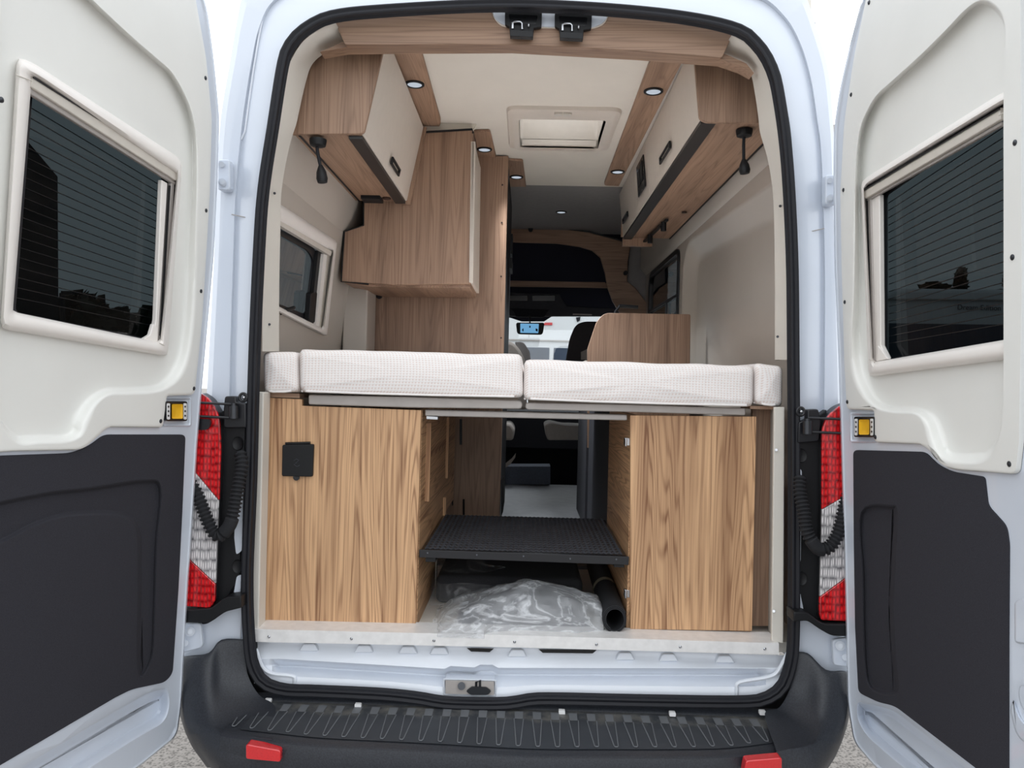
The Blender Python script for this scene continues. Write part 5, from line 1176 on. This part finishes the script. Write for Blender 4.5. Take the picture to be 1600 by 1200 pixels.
# front of the cab
b = MB(); fr_o = [(-.93, .45), (.91, .45), (.91, 2.6), (-.93, 2.6)]; ws_ = rp([(-.84, 1.22, .05), (.84, 1.22, .05), (.78, 2.06, .08), (-.78, 2.06, .08)], 5)
b.prism([(a, 6.86, c) for a, c in fr_o], (0, .03, 0), [[(a, 6.86, c) for a, c in ws_]])
struct(b.build('wall_front', 'cab_dark'))
wsn = sthing('window_3', 'windscreen at the far end of the cab')
MB().prism([(a, 6.88, c) for a, c in ws_], (0, .004, 0)).build('window_pane', 'clear_glass', wsn)
MB().box(-.9, .88, 6.3, 6.85, .9, 1.20).build('dashboard', 'cab_dark', van)
struct(MB().box(-.93, .91, 5.62, 6.88, .42, .45).build('floor_cab', 'cab_dark'))
def seat(name, label, backpx, Yb, bmat, cushpx, Yc, side):
    t = thing(name, label, 'seat', tuple(PY(cushpx[0][0], cushpx[0][1], Yc)), 'front cab seats')
    MB().prism(LY(rp(backpx, 5), Yb), (0, .11, 0)).build('backrest', bmat, t, bevel=.02, seg=3)
    MB().prism(LY(rp(cushpx, 5), Yc), (0, .42, 0)).build('seat_cushion', 'seat_grey', t, bevel=.015, seg=3)
    return t
s1 = seat('captain_chair', 'dark-backed cab seat right of the mirror', [(884, 640), (885, 562), (891, 528, 8), (900, 507, 8), (912, 502, 6), (935, 502, 6), (960, 520), (965, 640)], 5.2, 'seat_dark', [(851, 664, 4), (860, 660, 6), (880, 665, 6), (940, 667), (940, 688, 3), (855, 688, 5)], 5.0, 1)
MB().prism(LY([(908, 562), (908, 550), (918, 545), (920, 562)], 5.15), (0, .03, 0)).build('side_bolster', 'seat_grey', s1)
tm = Matrix.Translation(PY(912, 522, 5.195)) @ Matrix.Rotation(pi/2, 4, 'X')
s2 = seat('captain_chair', 'pale grey cab seat left of the mirror', [(700, 640), (740, 545), (775, 534, 6), (800, 533, 8), (812, 545, 8), (820, 562), (824, 640)], 5.2, 'seat_grey', [(730, 664), (798, 662, 5), (804, 672, 4), (802, 688, 5), (730, 688)], 5.0, 0)
MB().prism(LY(rp([(804, 534, 3), (818, 534, 6), (828, 550, 4), (830, 575), (820, 575)]), 5.25), (0, .08, 0)).build('headrest_wing', 'overcab', s2, bevel=.005)
MB().prism(LY([(785, 728), (800, 716), (806, 708), (805, 715), (797, 726), (788, 732)], 4.95), (0, .01, 0)).build('seat_skirt', 'seat_grey', s2)

# ================================================================ outside
g = MB().box(-60, 60, -30, 90, -.05, 0).build('ground', 'asphalt'); struct(g)
# white motorhome parked beyond the right door
mh = thing('parked_motorhome', 'white motorhome parked beyond the right rear door, seen through its dark window', 'motorhome', (6.5, 9, 0))
MB().prism(LY(rp([(1372, 790), (1372, 520), (1376, 462, 10), (1400, 450, 12), (1900, 455), (1900, 900)], 4), 9.0), (0, 2.2, 0)).build('body', 'caravan', mh, bevel=.05, seg=3)
MB().prism(LY([(1390, 505), (1900, 512), (1900, 640), (1390, 630)], 8.985), (0, .02, 0)).build('window_band', 'caravan_window', mh)
MB().prism(LY([(1374, 466), (1900, 471), (1900, 473), (1374, 468)], 8.96), (0, .04, 0)).build('awning_rail', 'rail', mh)
cp = PY(1530, 481, 8.98); text_mesh('lettering', 'Dream Edition', .085, 'caption', Matrix.Translation(cp) @ Matrix.Rotation(-RHO*0, 4, 'Y') @ Matrix.Rotation(pi/2, 4, 'X'), mh)
# dark hall beyond the left door
dh = thing('dark_building', 'dark building with sloping roof edge, seen through the left door window', 'building', (-9, 15, 0))
MB().prism(LY([(-500, 900), (-500, 60), (36, 212), (90, 276), (94, 900)], 15.0), (-3, 3, 0)).build('wall', 'dark_wall', dh)
lpz = thing('lamp_post', 'thin lamp post beside the dark building, seen through left door window', 'lamp post', (-8.6, 14.5, 0))
a_, c_ = PY(97, 790, 14.5), PY(97, 458, 14.5)
MB().cyl(V((a_.x, 14.5, 0)), c_, .05, 8).build('pole', 'dark_wall', lpz); MB().box(c_.x, c_.x+.22, 14.46, 14.54, c_.z-.03, c_.z+.04).build('lamp_head', 'dark_wall', lpz)
def tree(label, px, py, Y, h, w, seed, conifer=False):
    base = PY(px, py, Y); rnd = random.Random(seed); topz = base.z
    t = thing('tree', label, 'tree', (base.x, Y, 0), 'distant trees behind the parked vehicles')
    MB().tube([(base.x, Y, 0), (base.x, Y, topz*.5), (base.x, Y, topz*.8)], [.16, .12, .05], 8).build('trunk', 'bark', t)
    m = MB()
    for k in range(420):
        z = topz*(.35+.65*rnd.random()); f = (1-(z/topz-.35)/.65) if conifer else sin(pi*min(1, (z/topz-.30)/.72))**.6
        a = rnd.random()*2*pi; r = w*f*sqrt(rnd.random()); c = V((base.x+r*cos(a), Y+r*sin(a), z)); s = .16+.16*rnd.random()
        u = V((rnd.uniform(-1, 1), rnd.uniform(-1, 1), rnd.uniform(-1, 1))).normalized(); v = u.orthogonal().normalized(); wv = u.cross(v)
        m.add([c+v*s, c+wv*s*.7, c-v*s, c-wv*s*.7+u*s*.4], [(0, 1, 2), (0, 2, 3), (0, 1, 3)])
    m.build('crown', 'foliage', t)
for i, (px, py, Y, w, con, lb) in enumerate(((1502, 424, 26, .7, True, 'dark conifer beyond the motorhome roof'), (1585, 432, 30, 1.0, False, 'bushy tree right of the conifer beyond the motorhome'), (1462, 444, 34, 1.6, False, 'low bushy tree left of the conifer beyond the motorhome'),
        (128, 462, 22, 1.2, False, 'low tree just right of the lamp post'), (178, 484, 28, 1.2, False, 'low tree midway across the left door window'), (236, 486, 21, .8, False, 'low tree nearest the hinge side of left door window'))):
    tree(lb, px, py, Y, 0, w, 30+i, con)
# caravans ahead of the windscreen
for lab, X0, X1, Yc in (('white caravan straight ahead of the windscreen', -1.9, 3.9, 12.0),):
    cv = thing('parked_caravan', lab, 'caravan', (1, Yc, 0))
    q = rp([(X0, .3, .2), (X1, .3, .2), (X1, 2.55, .35), (X0, 2.55, .35)], 5)
    MB().prism([(a, Yc, c) for a, c in q], (0, 2.2, 0)).build('body', 'caravan', cv, bevel=.02)
    for x0, x1 in ((-1.5, .35), (.42, 2.6)):
        MB().box(x0, x1, Yc-.02, Yc, 1.35, 2.00-.0).build('window', 'caravan_window', cv, bevel=.005)
    MB().box(X0, X1, Yc-.03, Yc, 2.10, 2.12).build('rub_strip', 'rail', cv)
    MB().prism(LY([(852, 504), (863, 504), (863, 508), (847, 508)], Yc-.02), (0, .02, 0)).build('marker_lamp', 'reflector', cv)
    MB().prism(LY([(900, 496), (907, 495), (906, 501), (902, 503)], Yc-.02), (0, .02, 0)).build('vent', 'cab_dark', cv)

# ================================================================ light, world, camera
w = bpy.data.worlds.new('sky'); sc.world = w; w.use_nodes = True; nt = w.node_tree; bgn = nt.nodes['Background']
bgn.inputs[0].default_value = (.93, .965, 1, 1); bgn.inputs[1].default_value = 1.9
cd = bpy.data.cameras.new('camera'); co = bpy.data.objects.new('camera', cd); COL.objects.link(co); sc.camera = co
cd.sensor_width = 36; cd.lens = 36*FPX/1600; cd.clip_start = .02; cd.clip_end = 300
m = Matrix((RT, UP, -FW)).transposed().to_4x4(); m.translation = CAM; co.matrix_world = m
vs = sc.view_settings; vs.view_transform = 'Standard'; vs.look = 'None'; vs.gamma = 1; vs.exposure = 0; vs.use_curve_mapping = False
